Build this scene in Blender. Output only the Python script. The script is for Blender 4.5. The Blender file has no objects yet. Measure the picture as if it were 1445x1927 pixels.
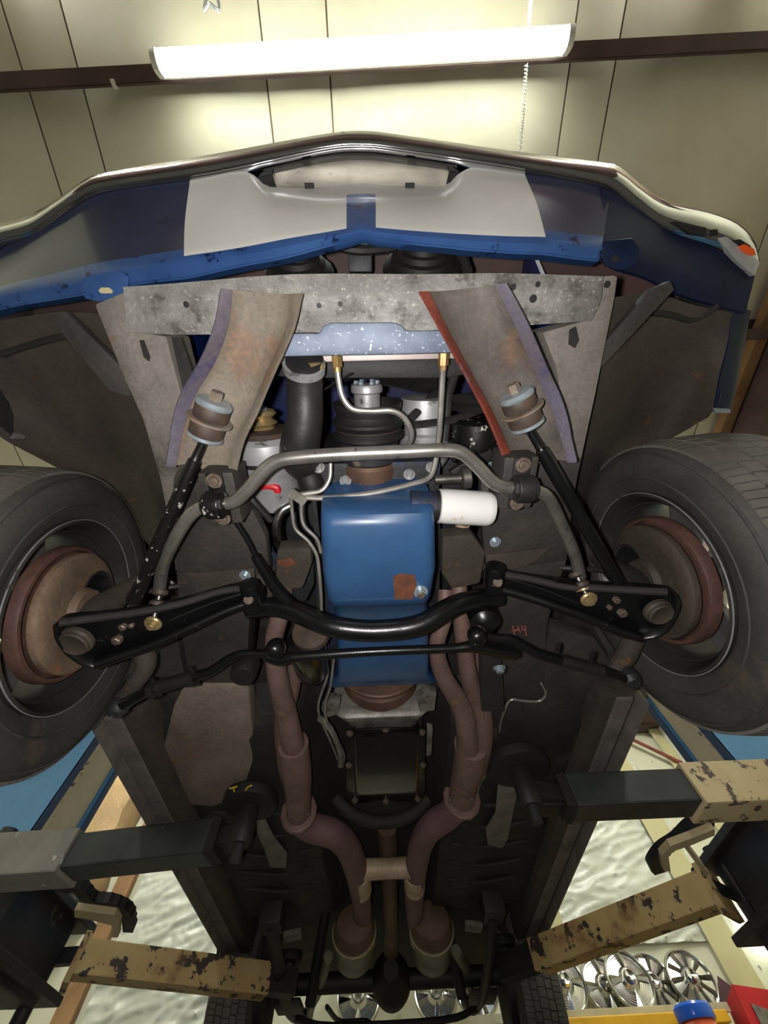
import bpy, bmesh, math, random
from mathutils import Vector as V, Matrix
random.seed(7)
S = bpy.context.scene
# ------------------------------------------------------------------ camera
W, H, F = 1445.0, 1927.0, 690.0
ZC = 1.25                                   # camera height above the floor
RX = V((0.99943324, -0.02897428, 0.01713753))   # world axes written in lens axes (right, down, forward)
RY = V((0.01862192, 0.89996536, 0.43556351))
RZ = V((-0.02804332, -0.43499751, 0.89999485))
cam = bpy.data.cameras.new('camera')
cam.sensor_fit = 'HORIZONTAL'; cam.sensor_width = 36.0; cam.lens = 36.0 * F / W
cam.clip_start = 0.01
camo = bpy.data.objects.new('camera', cam); S.collection.objects.link(camo)
m = Matrix(((RX.x, -RX.y, -RX.z, 0), (RY.x, -RY.y, -RY.z, 0), (RZ.x, -RZ.y, -RZ.z, ZC), (0, 0, 0, 1)))
camo.matrix_world = m
S.camera = camo
# ------------------------------------------------------------------ light and exposure
S.view_settings.view_transform = 'Standard'; S.view_settings.look = 'None'
S.view_settings.gamma = 1; S.view_settings.use_curve_mapping = False
S.view_settings.exposure = 0.25
wd = bpy.data.worlds.new('world'); S.world = wd; wd.use_nodes = True
wd.node_tree.nodes['Background'].inputs[0].default_value = (0.9, 0.95, 1, 1)
wd.node_tree.nodes['Background'].inputs[1].default_value = 0.15
TUBE_POWER = 22.0
def lamp(name, kind, loc, energy, color=(1, 1, 1), size=0.02):
    l = bpy.data.lights.new(name, kind); l.energy = energy; l.color = color
    if kind == 'POINT': l.shadow_soft_size = size
    o = bpy.data.objects.new(name, l); o.location = loc; S.collection.objects.link(o); return o
lamp('phone_flash', 'POINT', (-0.045, -0.005, ZC + 0.0), 27.0, (1.0, 0.98, 0.96), 0.012)

# ------------------------------------------------------------------ projection helpers (survey points of the photograph)
def ray(px, py):
    c = V((px - W / 2, py - H / 2, F))
    return V((RX.dot(c), RY.dot(c), RZ.dot(c)))
O = V((0, 0, ZC))
def P(px, py, h):
    d = ray(px, py); return O + d * (h / d.z)
def PY(px, py, y):
    d = ray(px, py); return O + d * (y / d.y)
def PX(px, py, x):
    d = ray(px, py); return O + d * (x / d.x)
def rad(px, py, h, wpx):                    # radius of something wpx wide at that survey point
    d = ray(px, py); return 0.5 * wpx * (h / d.z)      # lens depth is F*h/dz, so px * depth / F
def pts(seq, h=None):
    return [P(a[0], a[1], a[2] if len(a) > 2 else h) for a in seq]

# ------------------------------------------------------------------ materials
def lin(c):
    return tuple(((v / 255.0) / 12.92 if v <= 10 else (((v / 255.0) + 0.055) / 1.055) ** 2.4) for v in c) + (1.0,)
MATS = {}
def M(name, c1, c2=None, rough=0.6, metal=0.0, scale=8.0, bump=0.0, bscale=60.0, spots=None, spots2=None, detail=6.0, lo=0.35, hi=0.65, coat=0.0, spec=0.5, mott=None):
    m = bpy.data.materials.new(name); m.use_nodes = True; nt = m.node_tree; N = nt.nodes; L = nt.links
    b = N['Principled BSDF']; b.inputs['Roughness'].default_value = rough; b.inputs['Metallic'].default_value = metal
    b.inputs['Coat Weight'].default_value = coat; b.inputs['Coat Roughness'].default_value = 0.08
    b.inputs['Specular IOR Level'].default_value = spec
    tc = N.new('ShaderNodeTexCoord'); src = tc.outputs['Object']
    def noise(sc, dt=6.0, rg=0.6):
        n = N.new('ShaderNodeTexNoise'); n.inputs['Scale'].default_value = sc; n.inputs['Detail'].default_value = dt
        n.inputs['Roughness'].default_value = rg; L.new(src, n.inputs['Vector']); return n.outputs['Fac']
    def ramp(fac, a, c):
        r = N.new('ShaderNodeMapRange'); r.inputs['From Min'].default_value = a; r.inputs['From Max'].default_value = c
        L.new(fac, r.inputs['Value']); return r.outputs['Result']
    def mix(fac, a, c):
        x = N.new('ShaderNodeMix'); x.data_type = 'RGBA'; L.new(fac, x.inputs[0])
        if isinstance(a, tuple): x.inputs[6].default_value = a
        else: L.new(a, x.inputs[6])
        x.inputs[7].default_value = c; return x.outputs[2]
    col = lin(c1)
    if c2: col = mix(ramp(noise(scale, detail), lo, hi), col, lin(c2))
    for sp in (spots, spots2):
        if sp:                                  # (colour, scale, threshold, softness)
            col = mix(ramp(noise(sp[1], 5.0, 0.65), sp[2], sp[2] + sp[3]), col, lin(sp[0]))
    if mott is None: mott = 0.22 if bump >= 0.2 else 0.0
    if mott:                                    # fine dirt mottling on grimy surfaces
        a1 = ramp(noise(scale * 9 + 40, 8.0, 0.7), 0.3, 0.7)
        mr = N.new('ShaderNodeMapRange'); mr.inputs['To Min'].default_value = 1 - mott; mr.inputs['To Max'].default_value = 1 + mott; L.new(a1, mr.inputs['Value'])
        mx = N.new('ShaderNodeMix'); mx.data_type = 'RGBA'; mx.blend_type = 'MULTIPLY'; mx.inputs[0].default_value = 1.0
        if isinstance(col, tuple): mx.inputs[6].default_value = col
        else: L.new(col, mx.inputs[6])
        cb = N.new('ShaderNodeCombineColor'); [L.new(mr.outputs['Result'], cb.inputs[q]) for q in range(3)]
        L.new(cb.outputs[0], mx.inputs[7]); col = mx.outputs[2]
    if isinstance(col, tuple): b.inputs['Base Color'].default_value = col
    else: L.new(col, b.inputs['Base Color'])
    if bump:
        bn = N.new('ShaderNodeBump'); bn.inputs['Strength'].default_value = bump; bn.inputs['Distance'].default_value = 0.004
        L.new(noise(bscale, 4.0), bn.inputs['Height']); L.new(bn.outputs['Normal'], b.inputs['Normal'])
    MATS[name] = m; return m
def emit(name, color, strength):
    m = bpy.data.materials.new(name); m.use_nodes = True; b = m.node_tree.nodes['Principled BSDF']
    b.inputs['Base Color'].default_value = color + (1,); b.inputs['Emission Color'].default_value = color + (1,)
    b.inputs['Emission Strength'].default_value = strength; return m

m_ceil = M('vinyl_insulation_facing', (214, 207, 186), (202, 193, 168), 0.5, scale=1.3, bump=0.15, bscale=3)
m_seam = M('seam_tape', (120, 106, 78), (96, 84, 64), 0.7, scale=5)
m_purlin = M('red_iron_primer', (84, 62, 58), (66, 48, 46), 0.6, scale=4)
m_wall = M('cream_wall', (214, 212, 188), (200, 198, 172), 0.6, scale=1.2, spots=((120, 112, 96), 9, 0.66, 0.06))
m_sheet = M('white_plastic_sheet', (208, 210, 194), (194, 196, 178), 0.35, scale=2.0)
m_tape = M('masking_strip', (192, 184, 140), (178, 170, 128), 0.6, scale=3)
m_floor = M('concrete', (74, 72, 69), (58, 56, 54), 0.6, scale=1.5, bump=0.1)
m_wood = M('pine_stud', (160, 122, 80), (128, 94, 62), 0.7, scale=6, bump=0.1)
m_chrome = M('chrome', (205, 205, 205), (185, 187, 190), 0.06, 1.0, scale=9)
m_chrome_dull = M('aged_chrome', (190, 188, 184), (120, 116, 110), 0.22, 1.0, scale=18, spots=((60, 56, 50), 60, 0.66, 0.06))
m_pan_metal = M('brushed_pan', (228, 225, 218), (206, 203, 196), 0.32, 0.85, scale=20, spots=((110, 104, 98), 40, 0.66, 0.06))
m_blue = M('blue_paint', (60, 94, 146), (46, 78, 130), 0.25, 0.1, scale=6, coat=0.7, spots=((16, 30, 62), 25, 0.62, 0.06))
m_navy = M('navy_paint_shaded', (44, 54, 80), (34, 42, 66), 0.3, 0.1, scale=7, coat=0.5, spots=((20, 24, 34), 22, 0.64, 0.07))  # darker copy of the body blue, shade put into the colour
m_white = M('white_stripe_paint', (222, 220, 214), (212, 210, 204), 0.2, scale=5, coat=0.6, spots=((90, 90, 92), 90, 0.76, 0.02))
m_navy2 = M('navy_specked_dark_reflection', (26, 36, 62), (18, 25, 45), 0.5, scale=9, spots=((84, 88, 98), 60, 0.68, 0.03), spec=0.15)  # navy darkened and dulled to hold dark reflections, pale specks on top
m_under = M('undercoat_black', (74, 65, 56), (54, 48, 42), 0.8, scale=7, bump=0.5, spots=((96, 70, 48), 14, 0.62, 0.12))
m_under2 = M('undercoat_dark', (42, 39, 36), (28, 26, 25), 0.8, scale=6, bump=0.5, spots=((64, 52, 40), 9, 0.6, 0.2))
m_floorpan = M('floor_pan_undercoat', (42, 39, 35), (22, 21, 20), 0.75, scale=3, bump=0.5, spots=((84, 66, 46), 3.2, 0.58, 0.15))
m_rail = M('grey_frame_rail', (122, 115, 108), (96, 90, 84), 0.7, scale=9, bump=0.35, spots=((122, 92, 66), 12, 0.62, 0.12), spots2=((52, 48, 44), 7, 0.58, 0.14))
m_railblk = M('oily_frame_rail', (66, 61, 56), (46, 43, 40), 0.65, scale=7, bump=0.5, spots=((110, 78, 54), 18, 0.68, 0.08))
m_cross = M('galvanised_crossmember', (150, 148, 143), (108, 105, 100), 0.6, 0.2, scale=13, bump=0.35, spots=((88, 84, 80), 26, 0.56, 0.12), spots2=((176, 171, 162), 150, 0.60, 0.08))
m_brkt = M('rusty_bracket', (132, 122, 108), (108, 99, 88), 0.65, scale=8, bump=0.3, spots=((142, 98, 64), 7, 0.54, 0.22), spots2=((78, 70, 62), 14, 0.62, 0.1))
m_torque = M('caked_floor_box', (136, 122, 108), (104, 93, 84), 0.75, scale=5, bump=0.4, spots=((146, 108, 78), 6, 0.56, 0.2), spots2=((62, 56, 52), 4, 0.6, 0.15))
m_brkt2 = M('dark_bracket', (100, 92, 84), (66, 61, 57), 0.65, scale=8, bump=0.3, spots=((112, 80, 56), 6, 0.56, 0.15))
m_redox = M('red_oxide_flange', (134, 62, 46), (100, 46, 36), 0.6, scale=12, bump=0.3, spots=((120, 118, 128), 12, 0.6, 0.1))
m_purple = M('faded_blue_flange', (104, 100, 118), (94, 84, 84), 0.6, scale=9, bump=0.3, spots=((66, 66, 112), 9, 0.56, 0.1))
m_alu = M('aluminium_tank', (132, 142, 160), (104, 113, 130), 0.55, 0.3, scale=14, spots=((196, 204, 214), 150, 0.62, 0.03))
m_pink = M('tank_header_strip', (186, 172, 166), (170, 156, 150), 0.5, 0.3, scale=10)
m_zinc = M('zinc_washer', (190, 202, 208), (160, 172, 180), 0.35, 0.6, scale=30)
m_steel = M('bare_steel', (150, 146, 140), (108, 104, 100), 0.36, 0.85, scale=16, spots=((66, 58, 50), 40, 0.66, 0.08))
m_bar = M('sway_bar_steel', (176, 172, 166), (128, 124, 119), 0.34, 0.8, scale=9, spots=((70, 66, 62), 40, 0.62, 0.1))
m_bolt = M('dirty_bolt', (142, 128, 116), (104, 90, 80), 0.5, 0.5, scale=40)
m_gold = M('yellow_zinc', (186, 164, 118), (150, 130, 90), 0.42, 0.55, scale=40)
m_brass = M('brass_fitting', (170, 140, 92), (146, 116, 72), 0.45, 0.5, scale=40)
m_black = M('gloss_black', (18, 18, 19), (12, 12, 13), 0.3, scale=9, bump=0.15, spots=((56, 54, 52), 40, 0.66, 0.06))
m_blackspot = M('splattered_black', (20, 19, 19), (14, 14, 14), 0.35, scale=9, bump=0.2, spots=((170, 166, 160), 60, 0.61, 0.03))
m_matblk = M('matt_black', (32, 31, 30), (22, 21, 21), 0.6, scale=12, bump=0.2)
m_rubber = M('hose_rubber', (44, 43, 42), (32, 31, 31), 0.5, scale=20, bump=0.2, spots=((110, 104, 98), 50, 0.70, 0.03))
m_bush = M('bushing_rubber', (86, 70, 58), (58, 48, 41), 0.6, scale=22)
m_line = M('steel_line', (176, 172, 164), (140, 136, 128), 0.4, 0.6, scale=25)
m_tyre = M('tyre_rubber', (66, 63, 59), (50, 48, 45), 0.75, scale=6, bump=0.2, bscale=120, spots=((82, 72, 62), 7, 0.58, 0.15))
m_tread = M('tread_rubber', (104, 100, 93), (82, 79, 74), 0.8, scale=10)
m_rim = M('painted_rim_barrel', (68, 65, 62), (50, 48, 46), 0.4, 0.3, scale=7, bump=0.1, spots=((96, 90, 82), 14, 0.64, 0.12))
m_mag = M('polished_spokes', (180, 180, 178), (150, 150, 148), 0.25, 0.8, scale=5)
m_drum = M('rusty_drum', (96, 66, 56), (72, 50, 44), 0.65, scale=12, bump=0.3)
m_plate = M('brown_backing_plate', (128, 106, 86), (98, 82, 68), 0.65, scale=8, bump=0.3, spots=((140, 92, 66), 11, 0.62, 0.1))
m_plate2 = M('dark_backing_plate', (74, 65, 55), (54, 48, 41), 0.65, scale=8, bump=0.3)
m_pan = M('engine_blue', (48, 82, 122), (40, 70, 106), 0.36, scale=5, coat=0.25, spots=((58, 68, 82), 28, 0.64, 0.08))
m_pan_r = M('bare_rust', (112, 66, 44), (84, 50, 36), 0.7, scale=30, bump=0.3)
m_dblue = M('engine_bay_blue', (20, 34, 92), (14, 24, 66), 0.45, scale=4)
m_block = M('engine_block_grime', (44, 43, 44), (28, 28, 30), 0.6, scale=9, bump=0.5, spots=((30, 44, 76), 6, 0.55, 0.1))
m_silver = M('cast_aluminium', (190, 190, 190), (160, 160, 160), 0.42, 0.45, scale=12, spots=((100, 96, 92), 26, 0.62, 0.08))
m_filter = M('white_enamel', (232, 230, 228), (222, 220, 216), 0.25, scale=6, coat=0.3, spots=((176, 140, 104), 13, 0.66, 0.10))
m_exh = M('exhaust_oxide', (134, 108, 100), (108, 86, 80), 0.6, 0.3, scale=9, bump=0.25, spots=((146, 112, 86), 11, 0.6, 0.12))
m_exh2 = M('exhaust_primer', (118, 90, 90), (98, 74, 76), 0.65, 0.1, scale=7, bump=0.2)
m_weld = M('weld_bare_pipe', (196, 176, 148), (168, 146, 120), 0.6, 0.2, scale=14, bump=0.3)
m_muff = M('muffler_shell', (124, 126, 104), (102, 103, 86), 0.55, 0.3, scale=8, spots=((92, 72, 52), 5, 0.55, 0.15))
m_dshaft = M('driveshaft_rust', (112, 90, 70), (88, 70, 54), 0.65, 0.2, scale=10, bump=0.2)
m_bell = M('bell_casting', (150, 146, 138), (104, 100, 94), 0.5, 0.4, scale=16, bump=0.3, spots=((66, 56, 48), 13, 0.58, 0.1))
m_plate_r = M('flexplate_rust', (112, 84, 68), (82, 62, 52), 0.55, 0.3, scale=13, spots=((168, 132, 106), 20, 0.62, 0.1))
m_tpan = M('oily_pan', (20, 17, 15), (14, 12, 11), 0.25, scale=6, coat=0.3)
m_orange = M('amber_lens', (236, 92, 30), None, 0.2, coat=0.5)
m_clear = M('lamp_housing', (206, 206, 200), (176, 176, 170), 0.15, 0.4, scale=12)
m_col = M('lift_blue', (96, 152, 196), (86, 140, 184), 0.4, scale=3, coat=0.2)
m_coldk = M('lift_blue_dark', (46, 68, 92), (38, 54, 76), 0.5, scale=4)
m_coltan = M('dusty_channel', (206, 190, 150), (186, 170, 132), 0.7, scale=4, bump=0.1, spots=((120, 104, 80), 6, 0.66, 0.1))
m_carr = M('greasy_carriage', (56, 54, 56), (34, 34, 38), 0.55, scale=5, bump=0.3, spots=((120, 110, 92), 6, 0.64, 0.1))
m_armtan = M('chipped_tan_arm', (196, 170, 116), (178, 150, 98), 0.6, scale=6, spots=((58, 46, 40), 14, 0.56, 0.03), spots2=((120, 84, 52), 5, 0.56, 0.14))
m_armpale = M('chipped_pale_arm', (214, 196, 154), (196, 176, 132), 0.6, scale=6, spots=((92, 74, 66), 20, 0.56, 0.04))
m_armgrey = M('dusty_grey_arm', (150, 146, 138), (126, 122, 114), 0.6, scale=6, spots=((196, 194, 188), 20, 0.64, 0.05))
m_armblk = M('worn_black_tube', (62, 66, 66), (44, 47, 48), 0.5, 0.2, scale=6, spots=((108, 116, 116), 12, 0.68, 0.08))
m_pad = M('black_pad_rubber', (26, 25, 24), (18, 18, 17), 0.7, scale=14, bump=0.3)
m_seal = M('grey_dirt_tab', (122, 116, 106), (92, 88, 80), 0.8, scale=14, bump=0.6)
m_yellow = M('yellow_enamel', (240, 186, 34), (222, 166, 26), 0.4, scale=5)
m_ply = M('shelf_board', (186, 180, 150), (160, 154, 124), 0.6, scale=5)
m_lid = M('blue_plastic', (34, 92, 200), None, 0.25, coat=0.3)
m_org = M('orange_plastic', (232, 92, 34), None, 0.4)
m_redbox = M('red_carton', (204, 34, 44), (190, 28, 38), 0.45, scale=5)
m_carton = M('dark_carton', (74, 40, 46), (60, 32, 38), 0.6, scale=4)
m_cardb = M('weathered_tan_cover', (182, 152, 108), (156, 128, 92), 0.7, scale=3, bump=0.2, spots=((104, 88, 68), 4, 0.62, 0.1))
m_tube = emit('lit_diffuser', (0.93, 1.0, 0.90), TUBE_POWER)
m_tube_fill = emit('added_fill_diffuser', (0.97, 1.0, 0.94), TUBE_POWER * 2.9)  # stronger glow for the added out-of-frame lights only
m_fix = M('fixture_cap', (214, 212, 200), None, 0.4)
m_brown = M('brown_wrap', (88, 66, 62), (70, 54, 50), 0.7, scale=3)
m_glass = M('hub_cap_chrome', (206, 204, 196), (176, 174, 166), 0.18, 0.9, scale=9)

# ------------------------------------------------------------------ objects
COL = S.collection; WORLD = {}
def place(o, loc, parent):
    o.location = loc; COL.objects.link(o); WORLD[o] = V(loc)
    if parent is not None:
        o.parent = parent; o.matrix_parent_inverse = Matrix.Translation(-WORLD[parent])
def obj(name, vf, mat, parent=None, smooth=True, bevel=0.0, angle=35, label=None, kind=None):
    vs, fs = vf[0], vf[1]
    lo = V((min(v[0] for v in vs), min(v[1] for v in vs), min(v[2] for v in vs)))
    hi = V((max(v[0] for v in vs), max(v[1] for v in vs), max(v[2] for v in vs)))
    c = (lo + hi) / 2
    me = bpy.data.meshes.new(name); me.from_pydata([tuple(V(v) - c) for v in vs], [], fs)
    mats = mat if isinstance(mat, (list, tuple)) else [mat]
    for k in mats: me.materials.append(k)
    if len(vf) > 2:
        for p, i in zip(me.polygons, vf[2]): p.material_index = i
    bm = bmesh.new(); bm.from_mesh(me); bmesh.ops.recalc_face_normals(bm, faces=bm.faces)
    if bevel:
        es = [e for e in bm.edges if len(e.link_faces) == 2 and e.calc_face_angle(0) > math.radians(40)]
        bmesh.ops.bevel(bm, geom=es, offset=bevel, segments=2, affect='EDGES', profile=0.6, clamp_overlap=True)
    bm.to_mesh(me); bm.free()
    if smooth:
        me.shade_smooth(); me.set_sharp_from_angle(angle=math.radians(angle))
    o = bpy.data.objects.new(name, me); place(o, c, parent)
    if label: o['label'] = label
    if kind: o['kind'] = kind
    return o
def thing(name, label, cat, loc, group=None):
    o = bpy.data.objects.new(name, None); o.empty_display_size = 0.1; place(o, loc, None)
    o['label'] = label; o['category'] = cat
    if group: o['group'] = group
    return o
def tag(o, label, cat, group=None):
    o['label'] = label; o['category'] = cat
    if group: o['group'] = group
    return o
def struct(o): o['kind'] = 'structure'; return o

def merge(*parts):
    vs, fs, mi = [], [], []; anym = any(len(p) > 2 for p in parts)
    for p in parts:
        n = len(vs); vs += [V(v) for v in p[0]]; fs += [tuple(i + n for i in f) for f in p[1]]
        mi += list(p[2]) if len(p) > 2 else [0] * len(p[1])
    return (vs, fs, mi) if anym else (vs, fs)
def paint(p, i): return (p[0], p[1], [i] * len(p[1]))
def frame(ax):
    ax = V(ax).normalized(); u = ax.orthogonal().normalized(); return ax, u, ax.cross(u)
def catmull(p, k):
    p = [V(q) for q in p]
    if k <= 1 or len(p) < 3: return p
    o = []
    for i in range(len(p) - 1):
        a = p[i - 1] if i else p[0] * 2 - p[1]; b, c = p[i], p[i + 1]; d = p[i + 2] if i + 2 < len(p) else c * 2 - b
        for j in range(k):
            t = j / k
            o.append(0.5 * ((2 * b) + (c - a) * t + (2 * a - 5 * b + 4 * c - d) * t * t + (3 * b - a - 3 * c + d) * t ** 3))
    o.append(p[-1]); return o
def tube(path, r, n=12, k=5, flat=1.0, up=None):
    raw = [V(q) for q in path]; p = catmull(raw, k)
    if isinstance(r, (list, tuple)):
        m_ = len(raw) - 1; rs = []
        for i in range(len(p)):
            t = i / (len(p) - 1) * m_; a = min(int(t), m_ - 1); rs.append(r[a] + (r[a + 1] - r[a]) * (t - a))
    else: rs = [r] * len(p)
    vs, fs = [], []; u = None
    for i, q in enumerate(p):
        t = (p[min(i + 1, len(p) - 1)] - p[max(i - 1, 0)]).normalized()
        if u is None:
            u = (up if up is not None else t.orthogonal()); u = (u - t * u.dot(t)).normalized()
        else: u = (u - t * u.dot(t)).normalized()
        w = t.cross(u)
        for j in range(n):
            a = 2 * math.pi * j / n; vs.append(q + (u * math.cos(a) * flat + w * math.sin(a)) * rs[i])
    for i in range(len(p) - 1):
        for j in range(n):
            a, b = i * n + j, i * n + (j + 1) % n; fs.append((a, b, b + n, a + n))
    fs.append(tuple(range(n - 1, -1, -1))); fs.append(tuple(range((len(p) - 1) * n, len(p) * n)))
    return vs, fs
def lathe(prof, org, axis, n=32, closed=False):      # prof: (radius, distance along axis)
    ax, u, w = frame(axis); org = V(org); vs, fs = [], []
    for r, t in prof:
        for j in range(n):
            a = 2 * math.pi * j / n; vs.append(org + ax * t + (u * math.cos(a) + w * math.sin(a)) * max(r, 1e-5))
    m_ = len(prof)
    for i in range(m_ - 1 + (1 if closed else 0)):
        for j in range(n):
            a, b = i * n + j, i * n + (j + 1) % n; c, d = ((i + 1) % m_) * n + (j + 1) % n, ((i + 1) % m_) * n + j
            fs.append((a, b, c, d))
    if not closed:
        fs.append(tuple(range(n - 1, -1, -1))); fs.append(tuple(range((m_ - 1) * n, m_ * n)))
    return vs, fs
def cyl(a, b, r, n=24, r2=None):
    a, b = V(a), V(b); L = (b - a).length; return lathe([(r, 0), (r if r2 is None else r2, L)], a, b - a, n)
def slab(poly, off):
    off = V(off); a = [V(q) for q in poly]; n = len(a)
    return a + [q + off for q in a], [tuple(range(n)), tuple(range(2 * n - 1, n - 1, -1))] + [(i, i + n, (i + 1) % n + n, (i + 1) % n) for i in range(n)]
def grid(rows, off=None, mi=None):                   # rows of points -> sheet with thickness off
    R, C = len(rows), len(rows[0]); vs = [V(q) for r in rows for q in r]; fs = []; ms = []
    for i in range(R - 1):
        for j in range(C - 1):
            a = i * C + j; fs.append((a, a + 1, a + C + 1, a + C)); ms.append(mi(i, j) if mi else 0)
    if off is not None:
        n = len(vs)
        if callable(off): ex = [off(q) for q in vs]
        else: ex = [V(off)] * n
        vs = vs + [q + e for q, e in zip(vs, ex)]
        fs += [tuple(reversed([i + n for i in f])) for f in fs[:(R - 1) * (C - 1)]]; ms += ms[:]
        edge = [j for j in range(C)] + [i * C + C - 1 for i in range(1, R)] + [(R - 1) * C + j for j in range(C - 2, -1, -1)] + [i * C for i in range(R - 2, 0, -1)]
        for q in range(len(edge)):
            a, b = edge[q], edge[(q + 1) % len(edge)]; fs.append((a, a + n, b + n, b)); ms.append(0)
    return (vs, fs, ms) if mi else (vs, fs)
def smoothrows(rows, k):                             # spline a coarse grid both ways
    rows = [catmull(r, k) for r in rows]; cols = list(zip(*rows)); cols = [catmull(c, k) for c in cols]
    return [list(r) for r in zip(*cols)]
def loft(rings, caps=True):
    n = len(rings[0]); vs = [V(q) for r in rings for q in r]; fs = []
    for i in range(len(rings) - 1):
        for j in range(n):
            a, b = i * n + j, i * n + (j + 1) % n; fs.append((a, b, b + n, a + n))
    if caps: fs.append(tuple(range(n - 1, -1, -1))); fs.append(tuple(range((len(rings) - 1) * n, len(rings) * n)))
    return vs, fs
def box(a, b):
    x0, y0, z0 = a; x1, y1, z1 = b
    return [V(q) for q in ((x0, y0, z0), (x1, y0, z0), (x1, y1, z0), (x0, y1, z0), (x0, y0, z1), (x1, y0, z1), (x1, y1, z1), (x0, y1, z1))], [(0, 3, 2, 1), (4, 5, 6, 7), (0, 1, 5, 4), (1, 2, 6, 5), (2, 3, 7, 6), (3, 0, 4, 7)]
def beam(a, b, w, h, up=(0, 0, 1)):
    a, b = V(a), V(b); t = (b - a).normalized(); up = V(up); s = t.cross(up).normalized(); u = s.cross(t)
    r = lambda p: [p + s * (w / 2) - u * (h / 2), p - s * (w / 2) - u * (h / 2), p - s * (w / 2) + u * (h / 2), p + s * (w / 2) + u * (h / 2)]
    return loft([r(a), r(b)])
def bolt(p, axis, r, par, mat=None, washer=True, name='bolt', label=None):
    prof = ([(r * 1.5, -0.3 * r), (r * 1.5, 0.1 * r)] if washer else [(r, -0.3 * r)]) + [(r, 0.1 * r), (r, 0.8 * r), (r * 0.8, 1.0 * r)]
    o = obj(name, lathe(prof, p, axis, 6 if not washer else 12), mat or m_bolt, par, smooth=False)
    if label: o['label'] = label
    return o
DOWN = V((0, 0, -1)); UP = V((0, 0, 1))
from mathutils import noise as NZ
# ================================================================== THE ROOM
HC = 3.6                                               # ceiling above the lens
ceiling = struct(obj('ceiling', box((-4.7, -4.2, ZC + HC + 0.03), (4.1, 6.4, ZC + HC + 0.08)), m_seam, smooth=False))
seams = [-4.6, -3.9, -3.55, -2.33, -1.955, -0.685, -0.243, 1.43, 1.75, 3.25, 4.0]
for a, b in zip(seams[:-1], seams[1:]):
    rows = []
    for i in range(7):
        y = -4.15 + i * 10.5 / 6; r = []
        for j in range(7):
            t = j / 6; x = a + 0.006 + (b - a - 0.012) * t
            r.append((x, y, ZC + HC + 0.024 - 0.03 * min(1.0, (b - a)) * math.sin(math.pi * t)))
        rows.append(r)
    obj('ceiling_panel', grid(rows, (0, 0, 0.004)), m_ceil, ceiling)
# purlin across the ceiling, a Z section of red iron
def purlin(name, y):
    k = -0.0318; Y = lambda x: y + k * x; a, b = -4.6, 4.0; h = lambda d: ZC + HC - d
    strip = lambda y0, z0, y1, z1: grid([[(x, Y(x) + y0, z0) for x in (a, b)], [(x, Y(x) + y1, z1) for x in (a, b)]], (0, 0.005, 0.005))
    return struct(obj(name, merge(strip(0, h(.17), 0, h(0)), strip(-.075, h(.008), 0, h(.008)), strip(0, h(.175), .08, h(.175)), strip(.08, h(.175), .08, h(.15))), m_purlin, smooth=False))
purlin('trim_1', -1.643); purlin('trim_2', 0.12); purlin('trim_3', 3.3)
wall_back = struct(obj('wall_back', box((-4.6, 5.2, 0), (4.0, 5.3, ZC + HC)), m_wall, smooth=False))
wall_right = struct(obj('wall_right', box((3.9, -4.2, 0), (4.0, 5.3, ZC + HC)), m_wall, smooth=False))
wall_left = struct(obj('wall_left', box((-4.6, -4.2, 0), (-4.5, 5.3, ZC + HC)), m_wall, smooth=False))
wall_front = struct(obj('wall_front', box((-4.6, -4.2, 0), (4.0, -4.1, ZC + HC)), m_brown, smooth=False))
floor = struct(obj('floor', box((-4.6, -4.2, -0.1), (4.0, 5.3, 0)), m_floor, smooth=False))
# right-hand eave: wooden board and dark red-iron eave strut
struct(obj('trim_4', box((3.40, -4.1, ZC + HC - 0.10), (3.50, 5.2, ZC + HC - 0.02)), m_wood, smooth=False))
struct(obj('trim_5', box((3.52, -4.1, ZC + HC - 0.35), (3.9, 5.2, ZC + HC - 0.02)), m_purlin, smooth=False))
# wall strips (masking over the sheet joints) and pine studs on the back wall
def xw(px, py): return PY(px, py, 5.2).x
for px, py, w in ((1195, 1535, 0.26), (1340, 1560, 0.14), (1050, 1830, 0.16)):
    x = xw(px, py); obj('joint_strip', box((x, 5.118, 0.02), (x + w, 5.124, ZC + HC - 0.05)), m_tape, wall_back, smooth=False)
for x, w in ((-2.86, 0.17), (-1.36, 0.16)):
    obj('stud', box((x, 5.12, 0.02), (x + w, 5.2, ZC + HC - 0.05 if x < -2 else ZC + 1.35)), m_wood, wall_back, smooth=False, bevel=0.004)
def sheet(x0, x1, h0, h1, seed, label):
    rows = []; n = 90
    for i in range(n + 1):
        z = ZC + h0 + (h1 - h0) * i / n; r = []
        for j in range(n + 1):
            x = x0 + (x1 - x0) * j / n
            q = V((x * 0.9 + z * 0.35 + seed, z * 2.6 - x * 0.7, seed))
            d = (1 - abs(NZ.noise(q * 1.4))) ** 3 * 0.022 + (1 - abs(NZ.noise(V((q.x * 3, q.y * 5, q.z))))) ** 5 * 0.026 + (1 - abs(NZ.noise(q * 9))) ** 4 * 0.006
            r.append((x, 5.19 - d * 0.9, z))
        rows.append(r)
    o = obj('plastic_sheet', grid(rows, (0, 0.002, 0)), m_sheet, angle=80)
    return tag(o, label, 'sheet')
sheet(1.45, 3.30, 1.26, 2.9, 3.0, 'wrinkled white plastic sheet hanging on the back wall above the wheel covers')
sheet(-2.62, -1.40, 0.7, 2.6, 9.0, 'creased white plastic sheet hanging on the back wall at left behind the lift arm')
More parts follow.
